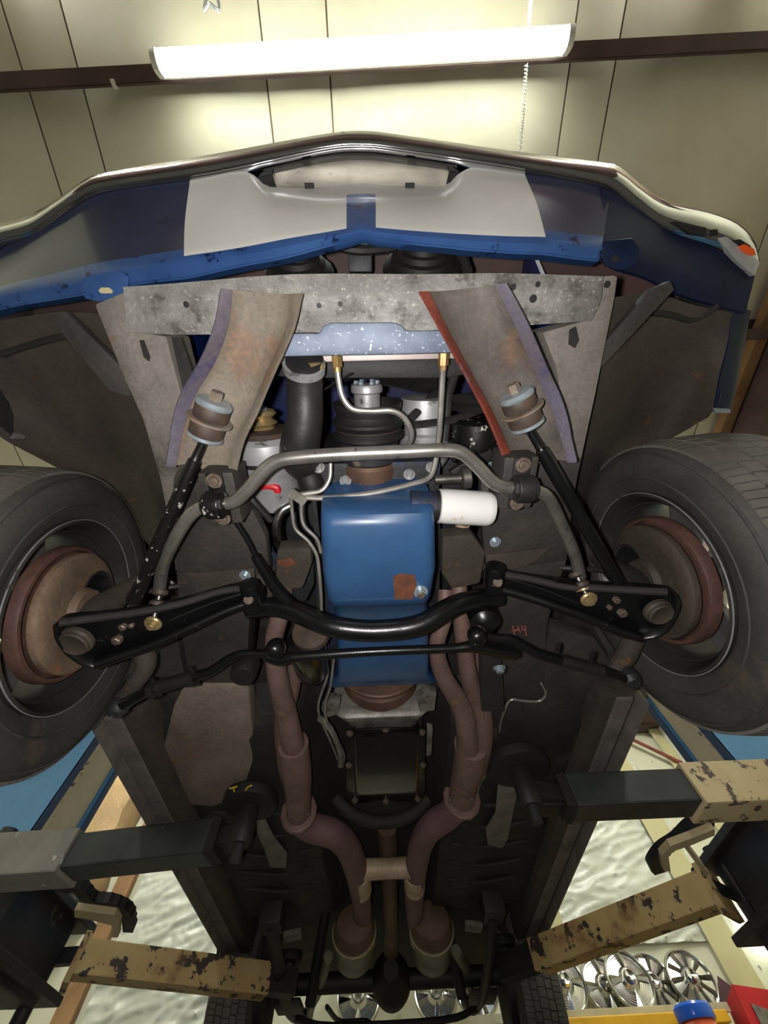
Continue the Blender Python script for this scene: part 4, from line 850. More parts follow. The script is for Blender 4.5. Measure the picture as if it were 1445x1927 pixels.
# ---- lower control arms
def arm(outer, hs, flU, flL, rib, balls, bolts, gold, pivot, label):
    n = len(outer); p = [P(x, y, h) for (x, y), h in zip(outer, hs)]
    o = part('lower_control_arm', slab([q + UP * .016 for q in p], (0, 0, .004)), m_black, label=label, bevel=.001)
    # pressed edge all around
    loop = p + [p[0]]; rows = []
    c = sum(p, V((0, 0, 0))) / n
    rows = [[q - UP * .004, q + UP * .020, q + UP * .020 + (c - q).normalized() * .004, q + (c - q).normalized() * .004 - UP * .002] for q in catmull(loop, 3)]
    obj('pressed_edge', loft(rows), m_black, o, angle=60)
    obj('upper_flange', tube(pts(flU), .008, 10, 4), m_under2, o); obj('lower_flange', tube(pts(flL), .0115, 12, 4), m_black, o)
    obj('stiffening_rib', tube(pts(rib), .005, 8, 3), m_black, o)
    (bx, by, bh, bw) = balls; r = rad(bx, by, bh, bw)
    bj = obj('ball_joint', lathe([(r * 1.12, -.018), (r * 1.12, -.010), (r, -.006), (r, -.001), (r * .9, .0015), (r * .8, .0), (.001, -.001)], P(bx, by, bh), DOWN, 30), m_plate2, o, label='dull grey ball joint cap')
    for x, y, h, rr in bolts: bolt(P(x, y, h), DOWN, rr, o, m_bolt, False, 'rivet')
    x, y, h = gold; gq = obj('link_washer', lathe([(.0185, -.006), (.0185, -.003), (.016, .0), (.008, .001)], P(x, y, h), DOWN, 24), m_gold, o, label='yellow zinc washer')
    obj('link_nut', lathe([(.0085, 0), (.0085, .009), (.007, .010)], P(x, y, h), DOWN, 6), m_gold, o, smooth=False)
    x, y, h = pivot
    obj('pivot_bushing', merge(lathe([(.022, -.035), (.024, -.03), (.024, .03), (.022, .035)], P(x, y, h), BK, 22)), m_black, o)
    obj('pivot_nut', lathe([(.0115, -.006), (.0115, .014), (.010, .016)], P(x, y, h) + V((0, 0, -.012)), (0, -.5, -1), 16), m_bolt, o)
    return o
arm([(915, 1080), (945, 1078), (1000, 1088), (1110, 1102), (1190, 1106), (1258, 1112), (1274, 1120), (1277, 1146), (1252, 1188), (1216, 1200), (1188, 1197), (1125, 1170), (1050, 1138), (975, 1118), (915, 1100)],
    [.70, .697, .684, .642, .614, .588, .582, .578, .582, .592, .60, .624, .655, .684, .70],
    [(930, 1078, .698), (1000, 1090, .682), (1062, 1104, .658), (1110, 1106, .642), (1180, 1110, .616), (1255, 1114, .588)],
    [(925, 1104, .70), (990, 1122, .678), (1050, 1142, .653), (1110, 1164, .63), (1160, 1186, .61), (1205, 1200, .594)],
    [(945, 1085, .694), (1020, 1108, .672), (1090, 1136, .645)], (1246, 1158, .582, 46),
    [(1159, 1128, .63, .008), (1169, 1151, .626, .0105), (1146, 1142, .632, .006)], (1110, 1130, .63), (930, 1088, .70), 'black lower control arm on the right')
arm([(495, 1112), (470, 1104), (430, 1108), (330, 1136), (260, 1150), (190, 1160), (112, 1168), (103, 1186), (112, 1212), (136, 1238), (175, 1254), (240, 1234), (290, 1218), (350, 1190), (430, 1150), (492, 1132)],
    [.70, .698, .688, .648, .616, .592, .566, .562, .562, .568, .58, .606, .622, .646, .68, .70],
    [(480, 1106, .698), (420, 1112, .684), (340, 1136, .650), (260, 1152, .616), (180, 1163, .590), (112, 1172, .566)],
    [(485, 1130, .70), (430, 1148, .68), (360, 1180, .65), (300, 1208, .626), (240, 1230, .604), (180, 1250, .582)],
    [(470, 1112, .694), (400, 1134, .67), (320, 1166, .638)], (136, 1214, .562, 54),
    [(232, 1178, .616, .008), (222, 1202, .61, .0105), (248, 1176, .622, .006)], (286, 1176, .622), (474, 1120, .70), 'black lower control arm on the left')

# ---- engine crossmember (tube), steering linkage
part('engine_crossmember', tube(pts([(470, 1146, .715), (510, 1142, .70), (545, 1148, .68), (590, 1166, .64), (630, 1180, .618), (690, 1187, .612), (750, 1184, .612), (795, 1174, .618), (835, 1150, .64), (870, 1134, .67), (910, 1128, .70), (940, 1122, .715)]), [.0235] * 12, 16, 4), m_black)
cl0, cl1 = P(520, 1236, .62), P(975, 1222, .64)
CL = part('center_link', tube(pts([(508, 1232, .635), (528, 1240, .625), (560, 1236, .62), (700, 1226, .62), (850, 1220, .625), (890, 1216, .63), (930, 1222, .65), (972, 1228, .66)]), [.018, .016, .0115, .010, .0105, .014, .017, .014], 14, 4), m_black)
for x, y, h in ((519, 1218, .61), (896, 1194, .62)):
    bs = obj('tie_rod_joint', lathe([(.012, -.012), (.019, -.008), (.021, .0), (.021, .016), (.016, .024), (.008, .028)], P(x, y, h), (0, -.25, -1), 22), m_black, CL)
    obj('joint_ring', lathe([(.0205, -.004), (.0225, -.002), (.0225, .002), (.0205, .004)], P(x, y, h + .004), (0, -.25, -1), 22), m_bolt, CL)
TL = part('tie_rod', tube(pts([(515, 1232, .63), (480, 1230, .635), (450, 1232, .635), (425, 1244, .63), (395, 1264, .62), (370, 1272, .618), (300, 1292, .61), (265, 1308, .605), (235, 1324, .60), (215, 1333, .60)]), [.009, .009, .010, .011, .011, .012, .012, .012, .014, .018], 12, 4), m_black, label='left tie rod')
obj('adjuster_sleeve', tube(pts([(362, 1274, .616), (296, 1294, .609)]), .0155, 14, 1), m_matblk, TL)
for x, y, h in ((360, 1276, .61), (288, 1298, .604)):
    obj('sleeve_clamp', merge(lathe([(.0165, -.007), (.019, -.006), (.019, .006), (.0165, .007)], P(x, y, h + .005), P(288, 1298, .604) - P(360, 1276, .61), 18), cyl(P(x, y, h) + V((.0, -.028, .008)), P(x, y, h) + V((.004, .03, .008)), .005, 8)), m_matblk, TL)
obj('end_joint', merge(lathe([(.014, -.018), (.022, -.012), (.024, .0), (.020, .012), (.012, .018)], P(222, 1332, .598), DOWN, 22), cyl(P(214, 1338, .59), P(210, 1350, .578), .004, 8)), m_carr, TL)
TR = part('tie_rod', tube(pts([(905, 1196, .64), (935, 1200, .64), (962, 1203, .638), (985, 1216, .632), (1012, 1230, .625), (1060, 1244, .618), (1130, 1262, .61), (1165, 1272, .605), (1190, 1284, .602)]), [.009, .0095, .010, .011, .0115, .0125, .0125, .012, .014], 12, 4), m_black, label='right tie rod')
obj('adjuster_sleeve', tube(pts([(1055, 1243, .617), (1132, 1263, .609)]), .0145, 14, 1), m_matblk, TR)
for x, y, h in ((1050, 1236, .62), (1114, 1252, .612)):
    obj('sleeve_clamp', cyl(P(x, y, h) + V((0, -.03, .01)), P(x, y, h) + V((.003, .02, .01)), .005, 8), m_matblk, TR)
obj('end_joint', merge(lathe([(.014, -.03), (.021, -.02), (.023, .0), (.016, .012)], P(1188, 1280, .60), DOWN, 22), cyl(P(1188, 1284, .59), P(1190, 1296, .575), .0045, 8)), m_carr, TR)
# steering arms and spindles joining the linkage to the wheels
part('steering_arm', tube(pts([(222, 1322, .62), (255, 1285, .63), (275, 1240, .66), (240, 1190, .70)]), [.016, .02, .024, .026], 12, 4), m_under)
part('steering_arm', tube(pts([(1186, 1268, .62), (1158, 1262, .63), (1180, 1230, .66), (1200, 1180, .70)]), [.016, .02, .024, .026], 12, 4), m_under)
# idler and gearbox brackets
part('steering_box', lathe([(.02, -.05), (.034, -.045), (.036, .0), (.036, .04), (.028, .05), (.012, .06)], P(905, 1150, .70), DOWN, 24), m_black)
pa = part('pitman_arm', slab(pts([(915, 1208), (965, 1210), (982, 1228), (968, 1244), (925, 1240)], .655), (0, 0, .025)), m_black, bevel=.006)
bolt(P(940, 1258, .67), (0, .4, -1), .011, pa, m_zinc)
part('idler_bracket', slab(pts([(905, 1240), (945, 1245), (950, 1340), (905, 1340)], .72), (0, 0, .03)), m_under2, bevel=.006)
part('starter_motor', lathe([(.02, -.13), (.044, -.125), (.046, -.12), (.046, .02), (.040, .04), (.03, .06)], P(586, 1250, .72), (0, .95, .3), 28), m_tpan, label='brown oily starter motor')
part('starter_motor_cap', lathe([(.02, -.012), (.046, -.008), (.048, .0), (.048, .006), (.044, .01)], P(586, 1190, .70), (0, .95, .3), 28), m_bush)
part('bump_stop', lathe([(.030, 0), (.033, .01), (.033, .05), (.028, .06)], P(455, 1275, .66), UP, 22), m_matblk)
part('exhaust_manifold', slab(pts([(508, 1040), (590, 1036), (592, 1100), (575, 1135), (520, 1125), (510, 1080)], .80), (0, 0, .06)), m_block, bevel=.01)
part('motor_mount', slab(pts([(520, 1034), (585, 1030), (588, 1060), (570, 1110), (515, 1110)], .75), (0, 0, .05)), m_under, bevel=.012)
part('motor_mount', slab(pts([(832, 1010), (890, 1005), (915, 1040), (905, 1100), (850, 1110), (830, 1080)], .75), (0, 0, .05)), m_under, bevel=.012)
part('mount_rust', slab(pts([(520, 1056), (548, 1050), (558, 1062), (540, 1068), (522, 1066)], .745), (0, 0, .01)), m_pan_r, bevel=.003)
part('chrome_pipe', tube(pts([(550, 950, .82), (530, 962, .81), (520, 990, .80), (525, 1025, .80), (532, 1045, .82)]), .016, 14), m_chrome_dull)
part('clutch_rod', tube(pts([(435, 970, .70), (462, 1010, .695), (480, 1046, .69)]), .0055, 10, 2), m_black)
part('shock_absorber', tube(pts([(480, 1046, .69), (500, 1078, .69), (520, 1108, .69), (548, 1138, .69)]), [.010, .0125, .014, .0145], 12, 3), m_black)
# ---- fluid lines
LN = [([(634, 684, .775), (637, 715, .775), (645, 748, .772), (664, 770, .77), (700, 774, .77), (735, 773, .77), (757, 783, .77), (772, 805, .77), (774, 825, .775), (766, 840, .79)], .0062),
      ([(622, 872, .75), (620, 900, .74), (606, 922, .73), (580, 928, .725), (546, 932, .72)], .005),
      ([(834, 682, .775), (832, 720, .775), (828, 790, .77), (824, 835, .77), (818, 875, .76), (806, 900, .75), (770, 912, .74), (700, 928, .73), (620, 937, .725), (568, 936, .72)], .0062),
      ([(547, 932, .72), (550, 965, .72), (556, 995, .715), (580, 1018, .71), (596, 1045, .705), (601, 1080, .70), (604, 1120, .70), (606, 1165, .71), (612, 1230, .73), (616, 1270, .74), (600, 1320, .75), (602, 1350, .76), (622, 1395, .78), (640, 1440, .80)], .004),
      ([(568, 936, .72), (567, 965, .72), (573, 990, .715), (596, 1014, .712), (604, 1040, .71)], .004),
      ([(628, 1240, .74), (622, 1290, .745), (612, 1325, .75), (616, 1360, .76), (646, 1415, .78), (645, 1442, .80)], .004),
      ([(1018, 1286, .76), (1027, 1305, .76), (1015, 1319, .76), (985, 1319, .76), (962, 1317, .76), (950, 1335, .76), (940, 1370, .77), (935, 1410, .78), (925, 1440, .78), (905, 1470, .76), (898, 1490, .76)], .004)]
for p, r in LN: part('steel_fluid_line', tube(pts(p), r, 10, 5), m_line)
for x in (634, 834.5):
    y = 679 if x < 700 else 676
    part('brass_fitting', merge(lathe([(.0105, -.011), (.0105, .011)], P(x, y, .775), BK, 6), lathe([(.0075, .011), (.0075, .02)], P(x, y, .775), BK, 12)), m_brass, smooth=False)
part('line_clip', beam(P(545, 925, .716), P(575, 945, .716), .02, .006), m_line)

# ---- wheels
def wheel(c, s, steer, camber, name, dark):
    c = V(c)
    out = V((s * math.cos(steer), s * math.sin(steer), 0)); out = V((out.x, out.y, -s * math.sin(camber) if s > 0 else math.sin(-camber) * -1)).normalized()
    out = V((s * math.cos(camber) * math.cos(steer), s * math.cos(camber) * math.sin(steer), -s * math.sin(camber)))
    t1 = UP - out * out.dot(UP); t1.normalize(); t2 = out.cross(t1)
    prof = [(.205, .030), (.213, .012), (.222, .006), (.240, .000), (.268, -.010), (.296, -.006), (.314, .006), (.322, .020), (.325, .032), (.325, .178), (.322, .190), (.314, .204), (.29, .216), (.25, .214), (.218, .204), (.205, .19)]
    ty = part(name, lathe(prof, c, out, 72, True), m_tyre, angle=50)
    # moulded rings on the sidewall
    obj('sidewall_ring', merge(*[lathe([(r - .003, d0 + .001), (r, d0 - .0025), (r + .003, d0 + .001)], c, out, 64) for r, d0 in ((.250, -.0035), (.307, .0005))][:0] + [lathe([(.247, -.0022), (.250, -.006), (.253, -.0042)], c, out, 64, True), lathe([(.304, -.003), (.307, -.004), (.310, .0005)], c, out, 64, True)]), m_tyre, ty)
    # tread blocks
    vs, fs = [], []
    for a0, a1, off, gap, ht in ((.012, .048, 0, .16, .0065), (.054, .082, .5, .16, .0075), (.087, .122, .25, .10, .008), (.127, .155, .5, .16, .0075), (.161, .197, 0, .16, .0065)):
        N_ = 112 if a0 < .02 or a1 > .19 else 64
        for k in range(N_):
            b0 = 2 * math.pi * (k + off + gap / 2) / N_; b1 = 2 * math.pi * (k + off + 1 - gap / 2) / N_; sk = .012
            n = len(vs)
            for r in (.318, .325 + ht - .002):
                for aa, bb in ((a0, b0), (a1, b0 + sk), (a1, b1 + sk), (a0, b1)):
                    rr_ = r - (.006 if (aa < .02 or aa > .19) and r > .32 else 0)
                    vs.append(c + out * aa + (t1 * math.cos(bb) + t2 * math.sin(bb)) * rr_)
            fs += [(n, n + 1, n + 2, n + 3), (n + 4, n + 7, n + 6, n + 5)] + [(n + i, n + i + 4, n + (i + 1) % 4 + 4, n + (i + 1) % 4) for i in range(4)]
    tr = obj('tread', (vs, fs), m_tread, ty, smooth=False, kind='stuff')
    rm = part('wheel_rim', lathe([(.205, .034), (.2135, .010), (.2125, .004), (.206, .002), (.199, .010), (.193, .030), (.185, .042), (.178, .06), (.176, .15), (.184, .185), (.205, .195), (.205, .188), (.188, .178), (.181, .15), (.183, .062), (.19, .048), (.199, .036)], c, out, 64, True), m_rim, angle=50)
    obj('rim_edge', lathe([(.2125, .005), (.2140, .0045), (.2140, .0025), (.2125, .0025)], c, out, 72, True), m_silver, rm, label='bright rim edge')
    obj('barrel_weld', lathe([(.1845, .034), (.1875, .034), (.1865, .040), (.1835, .040)], c, out, 64, True), m_rim, rm)
    for k in range(5):
        a = 2 * math.pi * (k - s * .045) / 5; u = t1 * math.cos(a) + t2 * math.sin(a); w = out.cross(u)
        obj('spoke', loft([[c + out * .092 + u * .05 - w * .030, c + out * .092 + u * .05 + w * .030, c + out * .112 + u * .05 + w * .030, c + out * .112 + u * .05 - w * .030],
                           [c + out * .098 + u * .180 - w * .045, c + out * .098 + u * .180 + w * .045, c + out * .118 + u * .180 + w * .045, c + out * .118 + u * .180 - w * .045]]), m_mag, rm, smooth=False, bevel=.004)
    obj('hub', lathe([(.07, .088), (.07, .118), (.05, .128), (.01, .130)], c, out, 30), m_mag, rm)
    return c, out, t1, t2
for s, c, st, cb, lab in ((-1, (-.695, .565, ZC + .684), .109, -.085, 'left'), (1, (.647, .547, ZC + .708), -.114, -.032, 'right')):
    c, out, t1, t2 = wheel(c, s, st, cb, 'front_tyre', False)
    mp = m_plate if s < 0 else m_plate2
    cw = c; c = c + out * .036
    bp = part('brake_backing_plate', lathe([(.03, -.058), (.050, -.056), (.056, -.042), (.10, -.040), (.126, -.042), (.135, -.036), (.137, -.026), (.135, -.022), (.03, -.024)], c, out, 56), mp, angle=40)
    obj('anchor_recess', lathe([(.055, -.0440), (.060, -.0462), (.063, -.0440)], c + t1 * .055, out, 30), m_carr, bp)
    c = cw + out * .040
    part('brake_drum', lathe([(.141, -.022), (.149, -.022), (.152, -.016), (.152, .002), (.148, .006), (.10, .010), (.05, .020), (.05, .046), (.02, .047), (.02, .012), (.09, .004), (.139, .0), (.141, -.006)], c, out, 56, True), m_drum, label='purple brown rusty brake drum')
    # spindle / knuckle between ball joint and plate
    bj = P(140, 1206, .585) if s < 0 else P(1240, 1150, .60)
    c = cw; k0 = c - out * .03
    kn = part('steering_knuckle', tube([bj + UP * .012, bj.lerp(k0, .5) - out * .02, k0 - out * .01, k0 + UP * .12 - out * .03], [.02, .03, .038, .018], 14, 4), m_under if s < 0 else m_under2)
    part('brake_hose', tube([k0 + UP * .05 - out * .02, k0 + UP * .06 - out * .12 + V((0, -.02, 0)), k0 + UP * .12 - out * .20], .007, 8, 5), m_rubber)
    part('coil_spring', tube([V((XC + s * .50, .56, ZC + .82)) + V((math.cos(i * .5) * .06, math.sin(i * .5) * .06, i * .0035)) for i in range(70)], .008, 6, 1), m_black)
# ---- floor pan, torque boxes, sills
def fl_h(x, y):
    ax = abs(x); tun = max(0.0, 1 - (ax / .24) ** 2) ** .5 if ax < .24 else 0
    h = .775 + .20 * tun * max(.55, 1 - (y - .9) * .25)
    if y < 1.15: h += .45 * ((1.15 - y) / .35) ** 1.3
    if .34 < ax < .44: h -= .012
    if y > 2.55: h += (y - 2.55) * .30
    return h
xs = [-.76, -.66, -.56, -.46, -.44, -.40, -.36, -.33, -.25, -.235, -.21, -.17, -.11, -.04, .04, .11, .17, .21, .235, .25, .33, .36, .40, .44, .46, .56, .66, .76]
ys = [.82, .88, .94, 1.0, 1.06, 1.12, 1.18, 1.3, 1.5, 1.7, 1.9, 2.1, 2.3, 2.5, 2.6, 2.75, 2.9]
part('floor_pan', grid([[V((XC + x, y, ZC + fl_h(x, y) + .004 * NZ.noise(V((x * 9, y * 9, 0))))) for x in xs] for y in ys], (0, 0, .004)), m_floorpan, angle=60)
for s in (-1, 1):
    for k in range(5):
        y = 1.62 + k * .16
        part('floor_bead', tube([(XC + s * .30, y, ZC + .776), (XC + s * .45, y + .01, ZC + .763), (XC + s * .62, y, ZC + .776)], .009, 8, 4), m_floorpan)
    part('rear_floor', box((XC - .86 if s < 0 else XC + .0, 2.9, ZC + .90), (XC + .0 if s < 0 else XC + .86, 4.26, ZC + 1.12)), m_floorpan, smooth=False)
    x = XC + s * .765
    part('rocker_sill', slab([(x - .075, 1.0, ZC + .735), (x + .075, 1.0, ZC + .735), (x + .085, 1.0, ZC + .86), (x - .08, 1.0, ZC + .86)], (0, 1.88, 0)), m_under, bevel=.012)
    part('pinch_weld', box((x + s * .035 - .004, .98, ZC + .695), (x + s * .035 + .004, 2.86, ZC + .74)), m_rail, smooth=False, label='pale pinch weld flange')
    part('sill_strip', box((x - .03, 1.0, ZC + .728), (x + .02, 2.85, ZC + .737)), m_rail, smooth=False, bevel=.003)
part('torque_box', slab(pts([(300, 1492), (303, 1420), (325, 1330), (345, 1290), (468, 1290), (480, 1420), (455, 1500), (400, 1520), (318, 1512)], .765), (0, 0, .06)), m_torque, bevel=.012, label='grey and rusty floor box on the left')
part('torque_box', slab(pts([(1150, 1445), (1196, 1320), (1120, 1200), (1040, 1180), (985, 1300), (985, 1400), (1010, 1460)], .79), (0, 0, .05)), m_railblk, bevel=.012, label='grimy floor box on the right')
part('cowl_panel', slab(pts([(210, 1365), (330, 1180), (350, 1290), (300, 1490)], .81), (0, 0, .03)), m_railblk, bevel=.004)
part('cowl_panel', slab(pts([(1190, 1310), (1080, 1120), (1050, 1200), (1130, 1440)], .83), (0, 0, .03)), m_under2, bevel=.004)
part('rocker_front', tube(pts([(196, 1372, .755), (240, 1432, .755), (300, 1530, .75), (345, 1620, .74)]), .012, 8, 4), m_rail)
part('rocker_front', tube(pts([(1192, 1306, .755), (1170, 1360, .755), (1140, 1440, .75)]), .014, 8, 4), m_steel)
part('dirt_tab', slab(pts([(482, 1540), (500, 1545), (515, 1575), (540, 1606), (538, 1634), (508, 1632), (498, 1600), (484, 1570)], .745), (0, 0, .004)), m_seal, bevel=.001)
part('dirt_tab', slab(pts([(938, 1470), (975, 1474), (972, 1500), (955, 1580), (945, 1597), (918, 1590), (914, 1560), (932, 1530)], .745), (0, 0, .004)), m_seal, bevel=.001)

# ---- gearbox
part('bell_housing', loft([ring(626, 812, 1338, .780, 1.0, .05), ring(622, 814, 1350, .765, 1.0, .05), ring(640, 800, 1362, .775, 1.0, .05), ring(652, 792, 1376, .79, 1.0, .05)]), m_bell, bevel=.004)
for q in ([(604, 1335), (622, 1318), (640, 1322), (636, 1345), (612, 1352)], [(784, 1318), (806, 1300), (822, 1306), (818, 1338), (790, 1340)]):
    part('bell_ear', slab(pts(q, .768), (0, 0, .03)), m_bell, bevel=.004)
fx = P(716, 1300, .80)
FP = part('flexplate', lathe([(.02, 0), (.115, .0), (.125, .004), (.142, .006), (.146, .010), (.146, .018), (.02, .018)], V((fx.x, P(716, 1308, .75).y, ZC + .895)), BK, 56), m_plate_r, angle=30, label='rusty ribbed flexplate')
part('converter', lathe([(.03, -.02), (.10, -.012), (.125, .0), (.13, .03), (.12, .05)], V((fx.x, P(716, 1326, .77).y, ZC + .90)), BK, 40), m_plate_r)
part('gearbox_case', loft([ring(650, 796, 1366, .80, 1.0, .03), ring(655, 800, 1500, .80, 1.0, .03), ring(690, 775, 1560, .84, .98, .03)]), m_under2, bevel=.006)
TP = part('gearbox_pan', loft([ring(664, 788, 1376, .775, .82, .012), ring(664, 789, 1384, .735, .82, .012), ring(665, 790, 1392, .730, .82, .012), ring(667, 788, 1486, .73, .82, .012), ring(668, 787, 1494, .738, .82, .012)]), m_tpan, angle=50, label='black oily gearbox pan')
obj('pan_flange', slab(pts([(652, 1374), (800, 1370), (800, 1490), (790, 1508), (664, 1512), (652, 1492)], .775), (0, 0, .006)), m_tpan, TP, bevel=.002)
for x, y in ((658, 1380), (726, 1376), (794, 1378), (656, 1440), (796, 1440), (668, 1506), (726, 1508), (786, 1504)): bolt(P(x, y, .773), DOWN, .008, TP, m_bolt)
part('gearbox_crossmember', tube(pts([(630, 1500, .80), (660, 1530, .76), (700, 1545, .745), (740, 1545, .745), (775, 1532, .76), (806, 1505, .80)]), .022, 12, 4), m_under2)
part('selector_lever', tube(pts([(600, 1350, .78), (622, 1372, .77), (640, 1415, .77), (640, 1440, .78)]), .010, 8, 3), m_bell)
part('side_bracket', slab(pts([(804, 1370), (815, 1372), (812, 1420), (802, 1425)], .78), (0, 0, .02)), m_bell, bevel=.003)
# ---- exhaust: down pipes, collectors, crossover, mufflers
def ex(name, seq, w, mat, par=None, n=18, k=5, **kw):
    p = pts(seq); r = [rad(a[0], a[1], a[2], ww) for a, ww in zip(seq, w)]
    return part(name, tube(p, r, n, k), mat, par, **kw)
ex('down_pipe', [(536, 1100, .79), (526, 1160, .76), (516, 1205, .75), (522, 1270, .74), (538, 1340, .735), (556, 1420, .73), (564, 1470, .73)], [34, 34, 34, 38, 40, 42, 46], m_exh, label='left front down pipe')
ex('down_pipe', [(560, 1240, .80), (548, 1290, .78), (535, 1360, .765), (545, 1440, .755), (558, 1480, .74)], [34, 34, 38, 42, 42], m_exh)
ex('collector', [(552, 1400, .735), (558, 1450, .73), (561, 1490, .73), (562, 1528, .73)], [56, 56, 48, 46], m_exh, label='scorched collector')
lf = part('exhaust_flange', lathe([(rad(562, 1532, .73, 64), 0), (rad(562, 1532, .73, 68), .004), (rad(562, 1532, .73, 68), .016), (rad(562, 1532, .73, 62), .02)], P(562, 1526, .73), P(568, 1560, .73) - P(560, 1510, .73), 12), m_exh, bevel=.002)
ex('exhaust_pipe', [(560, 1540, .73), (584, 1556, .73), (628, 1568, .73), (652, 1590, .735), (666, 1622, .74), (676, 1665, .75), (682, 1710, .76), (686, 1770, .78)], [44, 46, 46, 46, 44, 40, 34, 30], m_exh2, label='left exhaust pipe')
ex('down_pipe', [(838, 1110, .80), (836, 1160, .76), (822, 1215, .745), (834, 1270, .74), (868, 1330, .735), (878, 1380, .735), (880, 1430, .735)], [28, 30, 30, 34, 38, 40, 44], m_exh, label='right front down pipe')
ex('down_pipe', [(864, 1100, .80), (866, 1150, .77), (874, 1220, .76), (884, 1280, .755), (906, 1340, .75), (906, 1390, .75), (896, 1440, .745)], [30, 30, 32, 36, 38, 42, 42], m_exh)
ex('down_pipe', [(872, 985, .80), (866, 1010, .80), (864, 1050, .80)], [26, 28, 28], m_weld)
ex('down_pipe', [(892, 1230, .80), (902, 1280, .79), (905, 1320, .78)], [24, 26, 28], m_exh)
ex('collector', [(886, 1400, .745), (882, 1440, .74), (872, 1475, .74), (868, 1512, .74)], [62, 58, 50, 48], m_exh, label='right collector')
rf = part('exhaust_flange', lathe([(rad(868, 1510, .74, 66), 0), (rad(868, 1510, .74, 70), .004), (rad(868, 1510, .74, 70), .014), (rad(868, 1510, .74, 64), .018)], P(869, 1500, .74), P(862, 1540, .74) - P(870, 1490, .74), 12), m_exh, bevel=.002)
for x, y, f_ in ((846, 1505, rf), (888, 1504, rf), (545, 1536, lf), (580, 1530, lf)): bolt(P(x, y, .695), (0, -.5, -1), .008, f_, m_bolt, False)
ex('exhaust_pipe', [(864, 1515, .74), (842, 1534, .74), (812, 1554, .74), (794, 1582, .74), (785, 1620, .745), (780, 1665, .75), (780, 1710, .76), (786, 1770, .78)], [44, 46, 46, 44, 42, 38, 34, 30], m_exh2, label='right exhaust pipe')
ex('crossover_pipe', [(684, 1636, .745), (730, 1634, .745), (775, 1632, .745)], [32, 30, 32], m_weld, label='bare welded crossover pipe')
for a in (((676, 1640, .745), (680, 1672, .752)), ((780, 1640, .747), (780, 1668, .752))):
    ex('weld_collar', list(a), [42, 39], m_weld, label='bare weld collar')
def muff(px0, px1, py0, py1, h, lab):
    a, b = P((px0 + px1) / 2, py0, h), P((px0 + px1) / 2, py1, h); wx = (P(px1, py0, h) - P(px0, py0, h)).length / 2; hz = wx * .82
    def rg(t, k):
        c = a.lerp(b, t) + UP * hz; return [c + V((math.cos(q) * wx * k, 0, math.sin(q) * hz * k)) for q in [2 * math.pi * i / 28 for i in range(28)]]
    o = part('muffler', loft([rg(t, k) for t, k in ((.0, 1.0), (.04, 1.04), (.08, 1.04), (.10, 1.0), (.9, .98), (.97, .9), (1.0, .6))]), m_muff, angle=35, label=lab)
    obj('end_shell', loft([rg(t, k) for t, k in ((-.30, .5), (-.26, .80), (-.16, .95), (.01, .99))]), m_dshaft, o, angle=35, label='brown front shell')
    obj('seam_ring', lathe([(1.0, 0)], a, BK, 4) if False else loft([rg(t, k) for t, k in ((.02, 1.02), (.03, 1.06), (.06, 1.06), (.07, 1.02))]), m_weld, o)
    return o
muff(624, 706, 1800, 1847, .655, 'left muffler'); muff(776, 858, 1795, 1846, .655, 'right muffler')
for a in ((688, 1748, .75), (787, 1744, .75)): ex('muffler_inlet', [(a[0], a[1], .755), (a[0] + 1, a[1] + 24, .735)], [34, 34], m_weld)
ex('tail_pipe', [(618, 1800, .70), (600, 1860, .70), (582, 1900, .72), (575, 1960, .75)], [16, 18, 18, 18], m_muff); ex('tail_pipe', [(858, 1790, .70), (880, 1830, .72), (890, 1870, .76)], [18, 18, 18], m_muff)
# ---- drive shaft, rear axle, rear springs, tank, rear wheels
ex('drive_shaft', [(728, 1552, .86), (732, 1640, .83), (735, 1740, .79), (737, 1868, .74)], [38, 32, 28, 26], m_dshaft)
ya = 3.22; AX = part('rear_axle', tube([(XC - .66, ya, ZC + .70), (XC - .2, ya, ZC + .70), (XC + .2, ya, ZC + .70), (XC + .66, ya, ZC + .70)], .04, 18, 1), m_matblk)
obj('differential', lathe([(.04, -.16), (.06, -.14), (.08, -.08), (.10, -.05), (.11, .0), (.10, .07), (.06, .12)], (P(737, 1880, .74).x, ya, ZC + .70), BK, 28), m_matblk, AX)
for s in (-1, 1):
    x = XC + s * .52
    part('leaf_spring', tube([(x, 2.48, ZC + .72), (x, 2.8, ZC + .66), (x, ya, ZC + .63), (x, 3.7, ZC + .68), (x, 4.05, ZC + .78)], .024, 8, 4, flat=1.4), m_matblk)
    part('spring_hanger', box((x - .05, 2.40, ZC + .70), (x + .05, 2.54, ZC + .84)), m_matblk, bevel=.01)
    part('spring_plate', box((x - .07, ya - .09, ZC + .615), (x + .07, ya + .09, ZC + .64)), m_matblk, bevel=.006)
    part('rear_shock', cyl((x - s * .12, ya - .06, ZC + .62), (x - s * .2, ya - .3, ZC + .95), .028, 18), m_matblk)
    part('rear_shackle_tab', slab([(x - s * .05, 2.52, ZC + .69), (x - s * .05, 2.60, ZC + .69), (x - s * .13, 2.60, ZC + .70), (x - s * .13, 2.52, ZC + .70)], (0, 0, .02)), m_seal, bevel=.006)
    wheel((XC + s * .66, ya, ZC + .66), s, 0.0, 0.0, 'rear_tyre', True)
    part('rear_brake', lathe([(.03, -.04), (.12, -.035), (.135, -.02), (.135, .05), (.10, .07), (.05, .085), (.02, .086)], (XC + s * .66, ya, ZC + .66), (s, 0, 0), 40), m_matblk)
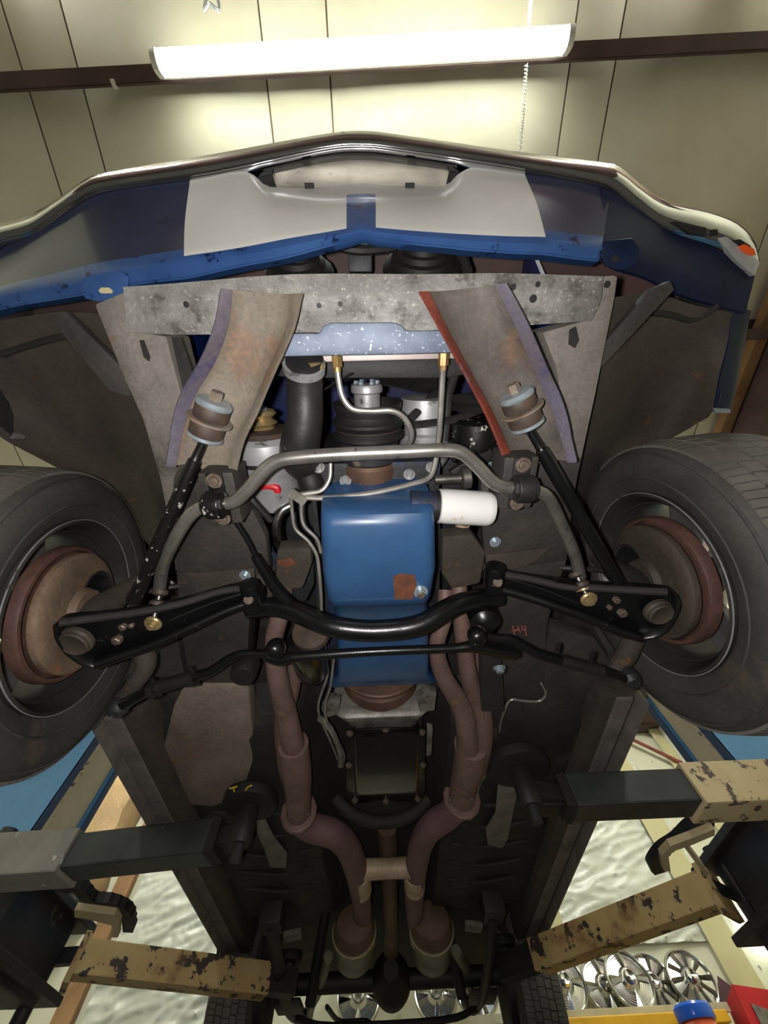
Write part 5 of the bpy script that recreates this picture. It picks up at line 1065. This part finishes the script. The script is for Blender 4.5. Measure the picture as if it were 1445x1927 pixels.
part('axle_vent_hose', tube([P(615, 1895, .66), P(640, 1922, .66), P(690, 1922, .66), P(715, 1945, .66)], .012, 8, 5), m_matblk)
part('hand_brake_cable', tube([P(960, 1780, .76), P(985, 1830, .74), P(995, 1870, .72)], .005, 6, 4), m_line)
part('rear_bar', tube([(XC - .5, ya + .16, ZC + .62), (XC - .3, ya + .12, ZC + .58), (XC + .3, ya + .12, ZC + .58), (XC + .5, ya + .16, ZC + .62)], .014, 10, 4), m_matblk)
# horns and hoses seen in the gap ahead of the crossmember
for x, y, w in ((562, 500, 130), (795, 488, 150)):
    c = P(x, y, .93); r = rad(x, y, .93, w)
    part('horn', lathe([(r * .2, -.05), (r * .45, -.045), (r * .5, -.02), (r * .62, -.018), (r * .64, -.008), (r * .78, -.006), (r * .8, .004), (r * .95, .006), (r, .014), (r, .022), (r * .3, .03)], c, (0, -.5, 1) if False else (0, .86, .5), 36), m_matblk)
part('horn_hose', tube(pts([(500, 510, .95), (560, 478, .95), (620, 462, .95), (680, 470, .95), (760, 462, .97), (840, 455, .98), (868, 480, .95), (880, 512, .92)]), .011, 8, 5), m_rubber)
part('relay_box', slab(pts([(655, 470), (700, 470), (700, 512), (655, 512)], .96), (0, 0, .05)), m_carr, bevel=.006)
# red chalk mark on the oily rail and yellow crayon marks on the left lift pad
def marks(name, strokes, h, mat, par, label, r=.0022):
    return obj(name, merge(*[tube(pts(q, h), r, 6, 1) for q in strokes]), mat, par, label=label)
m_chalk = M('red_chalk', (150, 84, 78), None, 0.9); m_crayon = M('yellow_crayon', (224, 186, 40), None, 0.8)
marks('paint_mark', [[(964, 1178), (968, 1194)], [(966, 1188), (976, 1184)], [(974, 1178), (979, 1190)], [(982, 1178), (983, 1186), (990, 1184)], [(988, 1178), (990, 1196)]], .773, m_chalk, CAR, 'faint red chalk mark')
marks('crayon_mark', [[(432, 1484), (446, 1480)], [(439, 1482), (441, 1490)], [(462, 1487), (466, 1481), (474, 1478)]], .700, m_crayon, la, 'yellow crayon mark')
